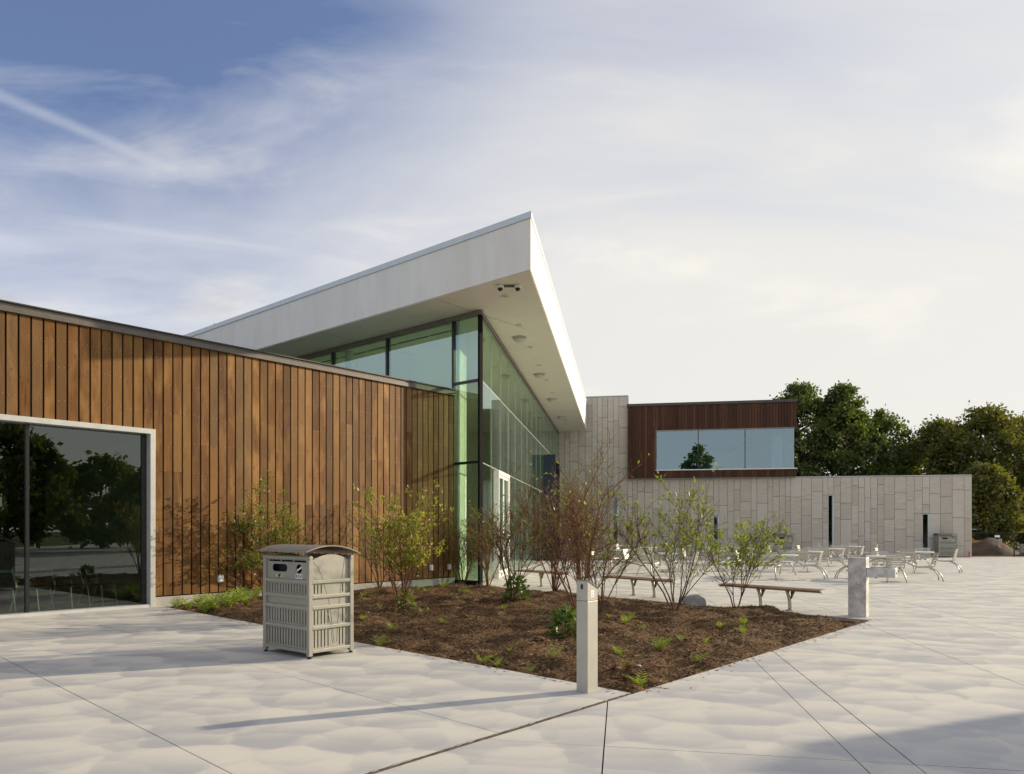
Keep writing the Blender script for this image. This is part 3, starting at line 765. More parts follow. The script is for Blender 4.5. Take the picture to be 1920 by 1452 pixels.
for i in range(0): MB().box(-9, -1.5, 3.2 + i * 2.6, 3.5 + i * 2.6, 7.05, 7.6).obj('beam', 'column_white', gv, mw=FF)
# soffit fittings
for i, (u, Y) in enumerate(((974, 23.55), (1011, 29.1), (1034.6, 34.6), (1052, 40.1))):
    X = (u - 880) / 1380 * Y
    o = thing('dome_light', ['dome light under the white soffit closest to the roof tip', 'second dome light under the soffit from the roof tip', 'third dome light under the soffit from the roof tip', 'dome light under the soffit closest to the stone wall'][i], 'light', (X, Y, SOF), 0, 'dome lights under the white soffit')
    MB().lathe([(.24, 0), (.24, -.03), (.20, -.03)], 20).obj('rim', 'frame_alu', o)
    MB().lathe([(.20, -.031), (.185, -.09), (.13, -.14), (.05, -.165), (.005, -.168)], 20).obj('dome', 'lightbulb_glass', o, smooth=True)
for i in range(9):
    Y = 19.4 + 2.72 * i; X = .0825 * 11.2 + (Y - 19.4) * .2063 
    dl = MB().lathe([(.10, 0), (.10, -.012), (.075, -.014), (.07, -.004)], 16).obj('downlight', 'lightbulb_glass', None, (X, Y, SOF))
    tag(dl, 'small round recessed downlight in the white soffit', 'light', 'recessed downlights in the soffit')
sc = thing('security_camera', 'twin dome security camera hanging under the sharp roof tip', 'camera', (1.0, 18.55, SOF), 0)
MB().box(-.17, .17, -.03, .03, -.05, 0).obj('bracket', 'bracket', sc)
for s_ in (-1, 1):
    MB().lathe([(.085, 0), (.095, -.03), (.09, -.075), (.07, -.08)], 16, (s_ * .22, 0, 0)).obj('housing', 'white_plastic', sc, smooth=True)
    MB().lathe([(.066, -.081), (.06, -.12), (.035, -.145), (.004, -.15)], 14, (s_ * .22, 0, 0)).obj('lens', 'lens_black', sc, smooth=True)

# ------------------------------------------------------------------ stone wing
sw = thing('stone_wing', 'long low wing faced with tall pale limestone panels and slit windows', 'building', (SP.x, SP.y, 0), math.atan2(SD.y, SD.x))
SL, SH, TXW, TH = 23.4, 4.66, 4.26, 9.82
MB().box(-.3, TXW - .01, .12, 6, 0, TH - .02).obj('tower_core', 'gap', sw)
MB().box(TXW - .008, SL - .01, .12, 9, 0, SH - .02).obj('wall_core', 'gap', sw)
SLITS = [(3.38, 3.72, 3.66), (9.33, 9.65, 2.42), (15.8, 16.12, 3.62), (20.88, 21.26, 2.50)]
prng = random.Random(4)
bounds = [-.3]; 
brk = sorted([TXW, SL] + [q for s in SLITS for q in s[:2]])
for b_ in brk:
    while b_ - bounds[-1] > .9: bounds.append(bounds[-1] + prng.choice((.29, .33, .36, .42, .50, .56, .62)))
    if b_ - bounds[-1] > .62: bounds.append((bounds[-1] + b_) / 2)
    bounds.append(b_)
for a, c in zip(bounds, bounds[1:]):
    if c - a < .02: continue
    top = TH if c <= TXW + .01 else SH
    z = 0.02
    for s in SLITS:
        if abs(a - s[0]) < .01 and abs(c - s[1]) < .01: z = s[2]
    base = z
    first = True
    while z < top - .01:
        h = prng.choice((.95, 1.15, 1.3, 1.42, 1.6)) if (c - a) > .3 else prng.choice((.8, .95, 1.2, 1.5))
        if first: h *= prng.uniform(.35, 1); first = False
        z1 = z + h
        if top - z1 < .45: z1 = top
        if top == TH and 0 < c - TXW + .02 < .03: pass
        dy = prng.uniform(0, .008)
        MB().box(0, c - a - .018, -dy, .10, 0, z1 - z - .018).obj('stone_panel', 'limestone', sw, (a + .009, 0, z))
        z = z1
MB().box(TXW + .0, SL + .02, -.03, .35, SH + .002, SH + .05).obj('wall_coping', 'frame_alu', sw)
MB().box(-.32, TXW + .02, -.03, .35, TH + .002, TH + .05).obj('tower_coping', 'frame_alu', sw)
for zr in np.arange(0, TH, 1.4):   # tower return above the timber box
    pass
MB().box(TXW - .006, TXW + .05, .0, 6, SH + .06, TH - .001).obj('tower_side', 'limestone', sw)
MB().box(SL - .008, SL + .05, .0, 9, 0, SH).obj('end_panel', 'limestone', sw)
for s in SLITS:
    w = MB().box(s[0] + .005, s[1] - .005, .085, .095, .3, s[2] - .02).obj('slit_window', 'glass_dark', sw)
    fr_ = MB(); fr_.box(s[1] - .075, s[1] - .004, -.005, .084, .28, s[2] - .02); fr_.box(s[0] + .004, s[0] + .03, .02, .084, .28, s[2] - .02)
    fr_.box(s[0] + .032, s[1] - .077, .01, .084, s[2] - .05, s[2] - .02); fr_.box(s[0] + .032, s[1] - .077, .01, .084, .0, .298)
    fr_.obj('slit_frame', 'coping_pale', sw)
# timber-clad upper box
TX0, TX1, TZ0, TZ1 = TXW - .02, 13.98, 4.70, 9.10
tb = thing('timber_box', 'dark brown timber-clad upper storey box with a wide corner window', 'building', (SP.x, SP.y, 0), math.atan2(SD.y, SD.x))
OV = -.34
WX0, WZ0_, WZ1_ = 5.92, 5.18, 7.58
MB().box(TX0 + .03, WX0 - .01, OV + .03, 6, TZ0 + .012, TZ1).obj('wall', 'gap', tb)
MB().box(WX0 - .008, TX1 - .03, OV + .03, 6, WZ1_ + .01, TZ1).obj('upper_wall', 'gap', tb)
MB().box(WX0 - .008, TX1 - .03, OV + .03, 6, TZ0 + .012, WZ0_ - .01).obj('lower_wall', 'gap', tb)
x = TX0; bp = .168
while x < TX1 - .02:
    x1 = min(x + bp - .018, TX1)
    segs = [(TZ0, TZ1)] if x1 < WX0 + .02 else [(TZ0, WZ0_ - .03), (WZ1_ + .03, TZ1)]
    for a, c in segs:
        MB().box(0, x1 - x, -.022 - prng.uniform(0, .004), 0, 0, c - a).obj('board', 'dark_siding', tb, (x, OV + .028, a))
    x += bp
for i in range(30):                 # side boards on the right return
    y0 = OV + .03 + i * .2
    for a, c in ((TZ0, WZ0_ - .03), (WZ1_ + .03, TZ1)) if i < 12 else ((TZ0, TZ1),):
        MB().box(-.03, 0, 0, .18, 0, c - a).obj('side_board', 'dark_siding', tb, (TX1 - .001, y0, a))
MB().box(TX0 - .04, TX1 + .05, OV - .06, 6, TZ1 + .002, TZ1 + .16).obj('roof_edge', 'coping_dark', tb)
MB().box(TX0 + .05, TX1 - .08, OV + .05, .0, TZ0 - .0, TZ0 + .01).obj('underside', 'coping_dark', tb)
WXR = 13.82
MB().box(WX0 - .02, TX1 + .03, OV - .05, OV + .12, WZ0_ - .028, WZ0_ + .03).obj('window_sill', 'white_frame', tb)
MB().box(WX0 - .02, TX1 - .1, OV - .03, OV + .10, WZ1_ - .03, WZ1_ + .028).obj('window_head', 'coping_mid', tb)
MB().box(WX0 - .008, WX0 + .03, OV - .01, OV + .10, WZ0_ + .032, WZ1_ - .032).obj('window_jamb', 'coping_mid', tb)
vs_ = [WX0 + .03, 8.41, 11.09, WXR]
for a, c in zip(vs_, vs_[1:]):
    MB().box(a + .022, c - .022, OV + .03, OV + .044, WZ0_ + .032, WZ1_ - .032).obj('pane', 'glass_blue', tb)
for a in vs_[1:3]: MB().box(a - .02, a + .02, OV + .0, OV + .09, WZ0_ + .032, WZ1_ - .032).obj('mullion', 'mullion', tb)
MB().box(WXR - .018, WXR + .018, OV + .02, OV + .06, WZ0_ + .032, WZ1_ - .032).obj('corner_joint', 'joint_seal', tb)
MB().box(WXR - .01, WXR + .004, OV + .064, 2.05, WZ0_ + .032, WZ1_ - .032).obj('side_pane', 'glass_blue', tb)
MB().box(WX0, WXR - .05, 5.0, 5.1, WZ0_, WZ1_).obj('back_wall', 'interior_wall', tb)
MB().box(WXR - .7, WXR - .08, 2.1, 2.2, WZ0_, WZ1_).obj('curtain_wall', 'column_white', tb)
MB().bar((9.2, 2.5, 5.3), (11.6, 2.5, 6.9), .35, .12).obj('stair_rail', 'column_white', tb)

# ------------------------------------------------------------------ recycling bins
def make_bin():
    t = thing('recycling_bin', 'beige metal slatted recycling bin with arched lid beside the planting bed', 'bin', (-2.054, 9.376, 0), math.atan2(-.65, .76), 'slatted metal recycling bins')
    hx, hy, H = .45, .32, 1.2
    for sx in (-1, 1):
        for sy in (-1, 1):
            p = MB().box(sx * hx - .028, sx * hx + .028, sy * hy - .028, sy * hy + .028, .03, H).obj('post', 'bin_metal', t, bevel=.005)
            MB().lathe([(.016, 0), (.03, .004), (.03, .012), (.012, .018), (.012, .03)], 10, (sx * hx, sy * hy, 0)).obj('foot', 'black', p)
    for z in (.92, .74, .607, .364, .083):
        for sy in (-1, 1): MB().box(-hx + .03, hx - .03, sy * hy - .026, sy * hy + .026, z - .02, z + .02).obj('rail', 'bin_metal', t, bevel=.005)
        for sx in (-1, 1): MB().box(sx * hx - .026, sx * hx + .026, -hy + .03, hy - .03, z - .02, z + .02).obj('rail', 'bin_metal', t, bevel=.005)
    rows = ((.765, .895), (.39, .58), (.11, .34))
    # front and back panels
    for sy in (-1, 1):
        holes = []
        for a, c in rows:
            for i in range(14):
                xx = -.372 + i * .0572; holes.append(rect(xx - .0085, xx + .0085, a + .012, c - .012))
        holes += [rect(-.385, -.14, 1.155, 1.178), rect(-.12, .115, 1.155, 1.178), rect(.135, .385, 1.155, 1.178)]
        holes += [stadium(-.31, .0, 1.03, 1.125), oval(.24, 1.075, .055, .055)]
        mw = parent_matrix(t) @ Matrix.Translation((0, sy * (hy - .006), 0)) @ Matrix.Rotation(math.pi / 2, 4, 'X')
        if sy > 0: mw = parent_matrix(t) @ Matrix.Translation((0, hy - .006, 0)) @ Matrix.Rotation(math.pi, 4, 'Z') @ Matrix.Rotation(math.pi / 2, 4, 'X')
        pn = holed('front_panel' if sy < 0 else 'back_panel', rect(-hx + .03, hx - .03, .085, 1.19), holes, .004, 'bin_metal', t, mw)
    MB().box(-.24, -.09, -hy + .001, -hy + .003, .96, 1.0).obj('sticker', 'sticker_yellow', t)
    MB().lathe([(.02, 0), (.02, .0015)], 14).obj('bottle_mark', 'black', t, mw=parent_matrix(t) @ Matrix.Translation((-.165, -hy + .0005, .98)) @ Matrix.Rotation(math.pi / 2, 4, 'X'))
    MB().box(-.155, -.125, -hy - .0025, -hy - .0005, .985, .992).obj('bottle_neck_mark', 'black', t)
    MB().box(.175, .305, -hy + .001, -hy + .003, .955, 1.012).obj('sticker', 'sticker_white', t)
    for a in (-.035, 0, .035):
        MB().bar((.24 + a, -hy - .0005, .968), (.24 + a * 1.5, -hy - .0005, 1.0 if a else 1.006), .016, .002, (0, 1, 0)).obj('leaf_mark', 'black', t)
    MB().bar((.19, -hy + .012, 1.05), (.29, -hy + .012, 1.10), .02, .004, (0, 1, 0)).obj('flap_bar', 'sticker_white', t)
    # side panels: slots left and right of a plain wedge with grass-blade lines, arched top
    for sx in (-1, 1):
        top = [(hy - .03 - 2 * (hy - .03) * i / 10, 1.175 + .075 * (1 - (2 * i / 10 - 1) ** 2)) for i in range(11)]
        outer = [(-hy + .03, .085), (hy - .03, .085)] + top
        holes = []
        for (a, c), nl, nr in zip(rows, (3, 5, 5), (2, 2, 3)):
            for i in range(nl): xx = -.245 + i * .052; holes.append(rect(xx - .008, xx + .008, a + .012, c - .012))
            for i in range(nr): xx = .245 - i * .052; holes.append(rect(xx - .008, xx + .008, a + .012, c - .012))
        mw = parent_matrix(t) @ Matrix.Translation((sx * (hx - .006), 0, 0)) @ Matrix.Rotation(sx * math.pi / 2, 4, 'Z') @ Matrix.Rotation(math.pi / 2, 4, 'X')
        pn = holed('side_panel', outer, holes, .004, 'bin_metal', t, mw)
        for pts in ([(-.26, 1.16), (-.19, 1.10), (-.13, .98), (-.09, .86), (-.02, .66), (.01, .5), (.06, .15)],
                    [(.22, 1.16), (.19, 1.0), (.165, .86), (.14, .66), (.115, .42), (.10, .15)],
                    [(-.05, .56), (.0, .40), (.035, .15)]):
            l = MB().tube([(q[0], q[1], .0025) for q in pts], .0025, 4)
            l.obj('blade_line', 'bracket', pn)
    for sy in (-1, 1):
        tb_ = MB().tube([(-hx - .035, sy * hy, H + .012), (hx + .035, sy * hy, H + .012)], .026, 12).obj('top_tube', 'bin_metal', t)
    ld = MB(); K = 14; prof = []
    for i in range(K + 1):
        y = -hy - .09 + (2 * hy + .20) * i / K; q = (y + .03) / (hy + .12); prof.append((y, H + .055 + .095 * (1 - q * q)))
    x0, x1 = -hx - .06, hx + .06
    for (ya, za), (yb, zb) in zip(prof, prof[1:]):
        ld.hexa([(x0, ya, za), (x1, ya, za), (x1, yb, zb), (x0, yb, zb), (x0, ya, za + .012), (x1, ya, za + .012), (x1, yb, zb + .012), (x0, yb, zb + .012)])
    ld.obj('lid', 'bin_lid', t)
    MB().box(-hx + .05, hx - .05, -hy + .09, hy - .04, .10, 1.16).obj('liner', 'liner', t)
    return t
bin0 = make_bin()
sa = math.atan2(SD.y, SD.x)
dup(bin0, (27.0, 41.75, 0), sa, 'slatted metal recycling bin standing at the end of the stone wall', 'slatted metal recycling bins')
dup(bin0, (18.45, 43.25, 0), sa, 'slatted metal recycling bin against the stone wall below the timber box', 'slatted metal recycling bins')

# ------------------------------------------------------------------ card reader bollard
bo = thing('access_post', 'square beige metal post with sloped cap, slot and white sticker', 'post', (1.12, 6.97, 0), R(-45))
# local x to the left-face... x axis points right-down, so the left face runs along -x and the right face along +y
MB().box(-.13, 0, 0, .165, 0, .872).obj('shaft', 'post_metal', bo, bevel=.003)
MB().hexa([(-.13, 0, .876), (0, 0, .876), (0, .165, .876), (-.13, .165, .876), (-.13, 0, 1.066), (0, 0, 1.066), (0, .165, .985), (-.13, .165, .985)]).obj('head', 'post_metal', bo, bevel=.002)
MB().hexa([(-.136, -.006, 1.070), (.006, -.006, 1.070), (.006, .172, .984), (-.136, .172, .984), (-.136, -.006, 1.078), (.006, -.006, 1.078), (.006, .172, .992), (-.136, .172, .992)]).obj('cap', 'coping_mid', bo)
MB().box(-.078, -.054, -.003, .004, .985, 1.032).obj('slot', 'black', bo)
MB().lathe([(.011, 0), (.011, .004), (.006, .005)], 14).obj('lock', 'steel', bo, mw=parent_matrix(bo) @ Matrix.Translation((-.108, -.0005, .905)) @ Matrix.Rotation(math.pi / 2, 4, 'X'))
stk = MB().box(-.001, .0016, .048, .105, .908, .975).obj('sticker', 'sticker_white', bo)
MB().box(.0018, .0026, .060, .094, .925, .929).obj('sticker_line', 'black', stk)
MB().box(.0018, .0026, .066, .088, .944, .962).obj('sticker_mark', 'coping_pale', stk)

# ------------------------------------------------------------------ drinking fountain
FX = Vector((.785, -.62)).normalized()
df = thing('drinking_fountain', 'brushed steel drinking fountain with square column and side arm at the bed corner', 'drinking fountain', (7.03, 13.04, 0), math.atan2(FX.y, FX.x))
MB().box(-.29, 0, 0, .27, 0, 1.055).obj('column', 'galvanised', df, bevel=.006)
MB().box(.002, .45, .015, .245, .715, .885).obj('arm', 'steel', df, bevel=.006)
MB().box(.05, .40, .05, .21, .880, .890).obj('basin', 'bracket', df)
MB().box(.355, .395, .005, .013, .83, .96).obj('spout_plate', 'steel', df)
MB().tube([(.375, .05, .885), (.375, .05, .93), (.36, .09, .945), (.345, .12, .93)], .012, 8).obj('spout', 'chrome', df)
MB().lathe([(.020, 0), (.020, .010), (.014, .022), (.004, .026)], 14).obj('push_button', 'chrome', df, mw=parent_matrix(df) @ Matrix.Translation((-.13, 0, .60)) @ Matrix.Rotation(math.pi / 2, 4, 'X'))
MB().box(-.02, .0, .15, .19, 1.056, 1.10).obj('bubbler_guard', 'steel', df)
MB().box(.4505, .456, .11, .15, .77, .81).obj('end_button', 'bracket', df)
MB().lathe([(.018, 0), (.018, -.02)], 10, (.14, .1, .7149)).obj('drain', 'bracket', df)

# ------------------------------------------------------------------ benches
def make_bench():
    t = thing('bench', 'backless timber slat bench beside the drinking fountain', 'bench', (0, 0, 0), 0, 'slatted benches along the planting bed')
    L = 2.12
    for i in range(4):
        y = -.18 + i * .12; dz = (.0, .008, .008, .0)[i]
        MB().box(-L / 2, L / 2, y - .052, y + .052, .395 + dz, .435 + dz).obj('slat', 'bench_wood', t, bevel=.006)
    for s_ in (-1, 1):
        e = MB(); pr = [(-.25, .425), (-.235, .448), (0, .458), (.235, .448), (.25, .425), (.2, .385), (0, .37), (-.2, .385)]
        n = len(pr); x0, x1 = sorted((s_ * (L / 2 + .002), s_ * (L / 2 + .03)))
        e.v = [(x0, *p) for p in pr] + [(x1, *p) for p in pr]
        e.f = [tuple(range(n)), tuple(range(2 * n - 1, n - 1, -1))] + [(i, n + i, n + (i + 1) % n, (i + 1) % n) for i in range(n)]
        e.obj('end_cap', 'table_white', t)
        x = s_ * .31
        pts = []
        for i in range(9):
            k = i / 8; pts.append((x, .10 - .25 * max(0, k - .3) ** 2 * 1.6 , .02 + .36 * k))
        lg = MB().tube([(x - .10 * max(0, (k / 8) - .25) ** 1.7, .06, .02 + .365 * k / 8) for k in range(9)], [.036] * 9, 10).obj('leg', 'chair_metal', t, smooth=True)
        MB().lathe([(.075, 0), (.075, .012), (.04, .02)], 16, (x, .06, 0)).obj('base_plate', 'chair_metal', lg)
        MB().prism([(x + .025, .04), (x + .095, .04), (x + .095, .08), (x + .025, .08)], .36, .3845).obj('bracket', 'bracket', lg)
        MB().hexa([(x + .02, .045, .22), (x + .03, .045, .22), (x + .03, .075, .22), (x + .02, .075, .22), (x + .02, .045, .358), (x + .09, .045, .358), (x + .09, .075, .358), (x + .02, .075, .358)]).obj('gusset', 'bracket', lg)
    MB().box(-.45, .45, .03, .09, .375, .394).obj('beam', 'bracket', t)
    return t
bz = math.atan2(-1.73, 1.26)
bench = make_bench(); bench.matrix_basis = Matrix.Translation((5.95, 14.40, 0)) @ Matrix.Rotation(bz, 4, 'Z')
dup(bench, (4.02, 17.12, 0), bz, 'backless timber slat bench in the middle of the row, behind the bare shrubs')
dup(bench, (2.10, 19.80, 0), bz, 'backless timber slat bench at the end of the row by the glazed wall')

# ------------------------------------------------------------------ table sets
def make_set():
    t = thing('table_set', 'round white table with four joined slatted metal chairs on the plaza', 'table set', (0, 0, 0), 0, 'round table sets on the plaza')
    MB().lathe([(.56, .70), (.61, .712), (.615, .73), (.60, .742)], 32).obj('tabletop', 'table_white', t)
    MB().lathe([(.05, .28), (.05, .698)], 14).obj('umbrella_sleeve', 'chair_metal', t)
    for q in range(4):
        R4 = Matrix.Rotation(q * math.pi / 2, 4, 'Z')
        def add(mb, name, par=t, mat='chair_metal', sm=False): return mb.obj(name, mat, par, mw=R4 if par is t else None, smooth=sm)
        add(MB().tube([(.06, 0, .66), (.22, 0, .665), (.45, 0, .58), (.80, 0, .405), (1.15, 0, .40)], .024, 8), 'strut', sm=True)
        s_ = MB()
        for i in range(6): s_.box(.72 + i * .083, .72 + i * .083 + .062, -.23, .23, .425 + .012 * abs(i - 2.5) / 2.5, .437 + .012 * abs(i - 2.5) / 2.5)
        add(s_, 'seat')
        fr_ = MB()
        for y in (-.235, .235):
            fr_.tube([(.71, y, .425), (1.15, y, .418), (1.22, y, .45), (1.26, y, .60), (1.31, y, .84)], .015, 6)
        add(fr_, 'side_frame')
        bk = MB()
        for i in range(6):
            z = .50 + i * .062; xx = 1.232 + (z - .45) * .2
            bk.hexa([(xx, -.23, z), (xx + .012, -.23, z), (xx + .012, .23, z), (xx, .23, z), (xx + .01, -.23, z + .043), (xx + .022, -.23, z + .043), (xx + .022, .23, z + .043), (xx + .01, .23, z + .043)])
        add(bk, 'backrest')
        for y in (-1, 1):
            pts = [(.98 + .44 * (1 - math.cos(k * math.pi / 2 / 6)) * 0 + .46 * math.sin(k * math.pi / 2 / 6), y * (.12 + .14 * k / 6), .42 - .42 * (1 - math.cos(k * math.pi / 2 / 6))) for k in range(7)]
            add(MB().tube(pts, .020, 8), 'leg', sm=True)
    return t
TS = [(1459, 24.3, -35), (1511, 28.3, -32), (1556, 32.4, -38), (1589, 37.0, -35), (1664, 22.9, -20), (1716, 27.6, -42),
      (1207, 35.0, -30), (1238, 25.9, -36), (1163, 30.2, -35), (1160, 38.5, -28), (1385, 33.5, -33), (1440, 38.5, -40), (1276, 39.0, -35), (1345, 28.6, -30)]
ts0 = make_set()
for i, (u, Y, a) in enumerate(TS):
    loc = ((u - 880) / 1380 * Y, Y, 0)
    lab = {0: 'round white table with joined chairs closest to the bench by the fountain', 4: 'round white table with joined chairs right behind the drinking fountain', 5: 'round white table with joined chairs closest to the bin at the wall end', 3: 'round white table with joined chairs against the stone wall beside the tall slit window', 7: 'round white table with joined chairs behind the middle bench', 11: 'round white table with joined chairs in front of the bin below the timber box'}.get(i)
    if i == 0:
        ts0.matrix_basis = Matrix.Translation(loc) @ Matrix.Rotation(R(a), 4, 'Z'); keep_lab = ts0['label']; ts0['label'] = lab
    else: dup(ts0, loc, R(a), lab or keep_lab)

# ------------------------------------------------------------------ shrubs
def shrub(name, label, base, height, spread, stems, twigs, leaves, bark, leafmat, seed, leaf=.032, low=0.0, lean=(0, 0), top=1.0):
    rg = random.Random(seed)
    height *= .80
    x0, y0 = base; z0 = soil_at(x0, y0) - .03
    t = thing(name, label, 'shrub', (x0, y0, z0), rg.uniform(0, 6.28))
    mb = MB(); LV = []
    def leaf_at(p, d, s):
        n = Vector((rg.gauss(0, 1), rg.gauss(0, 1), rg.gauss(.4, .8))).normalized()
        a = (d + Vector((rg.gauss(0, .6), rg.gauss(0, .6), rg.gauss(-.2, .5)))).normalized(); b = a.cross(n)
        if b.length < .01: return
        b.normalize(); s = s * rg.uniform(.6, 1.25)
        q = p + a * s * .3
        LV.append((q, q + a * s * .7 + b * s * .48, q + a * s * 1.75, q + a * s * .7 - b * s * .48))
    def grow(p, d, L, r, lev, frac):
        segs = 5 if lev == 0 else (4 if lev == 1 else 3)
        pts = [p.copy()]; q = p.copy(); dd = d.copy()
        for i in range(segs):
            dd = (dd + Vector((rg.gauss(0, .13), rg.gauss(0, .13), rg.gauss(.06 if lev else .05, .08)))).normalized()
            q = q + dd * (L / segs); pts.append(q.copy())
        rr = [max(.0022, r * (1 - .75 * i / segs)) for i in range(segs + 1)]
        mb.tube(pts, rr, 5 if lev == 0 else 3, False)
        if lev < 3:
            nb = {0: rg.randint(7, 10), 1: rg.randint(3, 6), 2: rg.randint(2, 4)}[lev]
            nb = max(1, int(nb * twigs))
            for _ in range(nb):
                k = rg.uniform(.22 if lev == 0 else .15, 1.0); i = min(segs - 1, int(k * segs)); f = k * segs - i
                pp = pts[i].lerp(pts[i + 1], f)
                base_d = (pts[i + 1] - pts[i]).normalized()
                side = Vector((rg.gauss(0, 1), rg.gauss(0, 1), rg.gauss(.25, .5))).normalized()
                nd = (base_d * rg.uniform(.6, 1.1) + side * rg.uniform(.5, .9)).normalized()
                grow(pp, nd, L * rg.uniform(.30, .58) * (1.15 - .4 * k), max(.0025, r * .5), lev + 1, 0)
        if lev >= 1:
            for i in range(1, len(pts)):
                zrel = pts[i].z / height
                pr = leaves * (1.0 if zrel > low else .25)
                for _ in range(3):
                    if rg.random() < pr: leaf_at(pts[i], (pts[i] - pts[i - 1]).normalized(), leaf)
    for s in range(stems):
        a = s * 2 * math.pi / stems + rg.uniform(-.5, .5); sp = rg.uniform(.35, 1.0) * spread
        d = Vector((math.cos(a) * sp + lean[0], math.sin(a) * sp + lean[1], 1)).normalized()
        p = Vector((math.cos(a) * .05 * rg.random(), math.sin(a) * .05 * rg.random(), 0))
        grow(p, d, height * rg.uniform(.72, 1.02), rg.uniform(.011, .018), 0, 0)
    mb.obj('branches', bark, t, smooth=True)
    if LV: link('foliage', np_quads('foliage', np.array([[tuple(v) for v in q] for q in LV]), leafmat), t)
    return t
shrub('shrub', 'fine green leafy shrub against the timber wall behind the recycling bin', SHRUBS['a'], 2.75, .62, 10, 1.0, .50, 'twig_red', 'leaf_shrub', 21, .032, .35)
shrub('shrub', 'upright yellow-green leafy shrub to the right of the recycling bin', SHRUBS['b'], 2.25, .36, 10, .9, .42, 'twig_red', 'leaf_shrub_yellow', 5, .036, .40)
shrub('shrub', 'thin-stemmed shrub at the timber wall behind the yellow-green leafy one', SHRUBS['c'], 2.5, .42, 7, .9, .10, 'twig_brown', 'leaf_shrub', 8, .026, .3)
shrub('shrub', 'bare reddish shrub in front of the glazed corner', SHRUBS['d'], 2.35, .52, 10, 1.15, .05, 'twig_red', 'leaf_shrub', 31, .026)
shrub('shrub', 'shrub with a bushy green foot in front of the white doors', SHRUBS['e'], 2.45, .40, 8, 1.05, .07, 'twig_red', 'leaf_shrub', 12, .030, .5)
shrub('shrub', 'large bare red-brown shrub with a leafy foot beside the access post', SHRUBS['f'], 2.62, .42, 9, 1.15, .025, 'twig_red', 'leaf_shrub', 77, .034, .5)
shrub('shrub', 'dense bare shrub between the white doors and the bench end', SHRUBS['g'], 2.5, .45, 9, 1.15, .045, 'twig_red', 'leaf_shrub', 41, .028, .4)
shrub('shrub', 'open vase-shaped shrub with leaf tufts at its top, in front of a boulder', SHRUBS['h'], 2.3, .62, 8, .95, .15, 'twig_brown', 'leaf_shrub', 64, .045, .55)
shrub('shrub', 'slender shrub with green leaf tufts at the left end of the fountain bench', SHRUBS['i'], 2.45, .50, 5, 1.0, .20, 'twig_brown', 'leaf_shrub', 90, .042, .45)
shrub('shrub', 'small bare shrub at the foot of the glazed wall', SHRUBS['j'], 2.1, .5, 7, 1.0, .06, 'twig_red', 'leaf_shrub', 55, .026)
shrub('shrub', 'wide bare shrub behind the access post, in front of the middle bench', SHRUBS['k'], 1.75, .65, 7, .95, .05, 'twig_red', 'leaf_shrub', 19, .030, .5)
shrub('shrub', 'tall bare shrub rising behind the large red-brown one', SHRUBS['l'], 2.55, .36, 8, 1.05, .05, 'twig_red', 'leaf_shrub', 101, .034, .6)

def bushy(name, label, base, r, h, n, mat, seed, leaf=.05):
    rg = np.random.default_rng(seed); x0, y0 = base; z0 = soil_at(x0, y0)
    t = thing(name, label, 'plant', (x0, y0, z0))
    d = rg.normal(size=(n, 3)); d /= np.linalg.norm(d, axis=1)[:, None]; d[:, 2] = np.abs(d[:, 2])
    p = d * (rg.uniform(.35, 1, n) ** .5)[:, None] * np.array([r, r, h])
    a = d + rg.normal(0, .45, (n, 3)); a[:, 2] -= .35; a /= np.linalg.norm(a, axis=1)[:, None]
    b = np.cross(a, rg.normal(size=(n, 3))); b /= np.linalg.norm(b, axis=1)[:, None]
    s = (leaf * rg.uniform(.6, 1.3, n))[:, None]
    V = np.stack([p, p + a * s * .8 + b * s * .5, p + a * s * 1.8, p + a * s * .8 - b * s * .5], 1)
    link('foliage', np_quads('foliage', V, mat), t)
    m = MB()
    for i in range(9):
        q = p[i * 7 % n]; m.tube([(0, 0, -.02), (q[0] * .4, q[1] * .4, q[2] * .6), tuple(q)], [.008, .005, .002], 4, False)
    m.obj('stems', 'twig_brown', t)
bushy('leafy_plant', 'dense leafy green plant at the foot of the shrub before the doors', (SHRUBS['e'][0] + .06, SHRUBS['e'][1] - .12), .24, .48, 330, 'leaf_deep', 3)
bushy('leafy_plant', 'leafy green plant growing just behind the access post', gp(1064, 1205), .22, .42, 240, 'leaf_deep', 6, .06)
bushy('leafy_plant', 'leafy tuft at the foot of the yellow-green shrub', (SHRUBS['b'][0] + .10, SHRUBS['b'][1] - .1), .17, .34, 130, 'leaf_shrub', 9, .04)

# ferns and young plants
frng = random.Random(8)
def fern_mesh(seed, fronds, size, mat):
    rg = random.Random(seed); mb = MB()
    for k in range(fronds):
        a = k * 2.4 + rg.uniform(-.4, .4); L = size * rg.uniform(.6, 1.1); el = rg.uniform(.75, 1.35)
        c, s_ = math.cos(a), math.sin(a); pts = []
        for i in range(8):
            f = i / 7; rad = L * f * math.cos(el) * (1 + .3 * f); z = L * (f * math.sin(el) - .35 * f * f)
            pts.append(Vector((c * rad, s_ * rad, z)))
        side = Vector((-s_, c, 0))
        for i in range(7):
            p, q = pts[i], pts[i + 1]; w = L * .22 * math.sin(math.pi * min(1, (i + 1.2) / 8)) * rg.uniform(.8, 1.15)
            fw = (q - p)
            for sg in (-1, 1):
                tip = p + side * (sg * w) + fw * .75 + Vector((0, 0, rg.uniform(-.01, .02)))
                mb.quad(p, p + fw * .55 + side * sg * w * .3, tip, p + side * sg * w * .45 + fw * .05)
        mb.tube([pts[0], pts[3], pts[7]], [.004, .003, .0015], 3, False)
    return mb.mesh('fronds', mat)
FM = [fern_mesh(i, n, .28, 'fern') for i, n in enumerate((7, 9, 5, 4))]
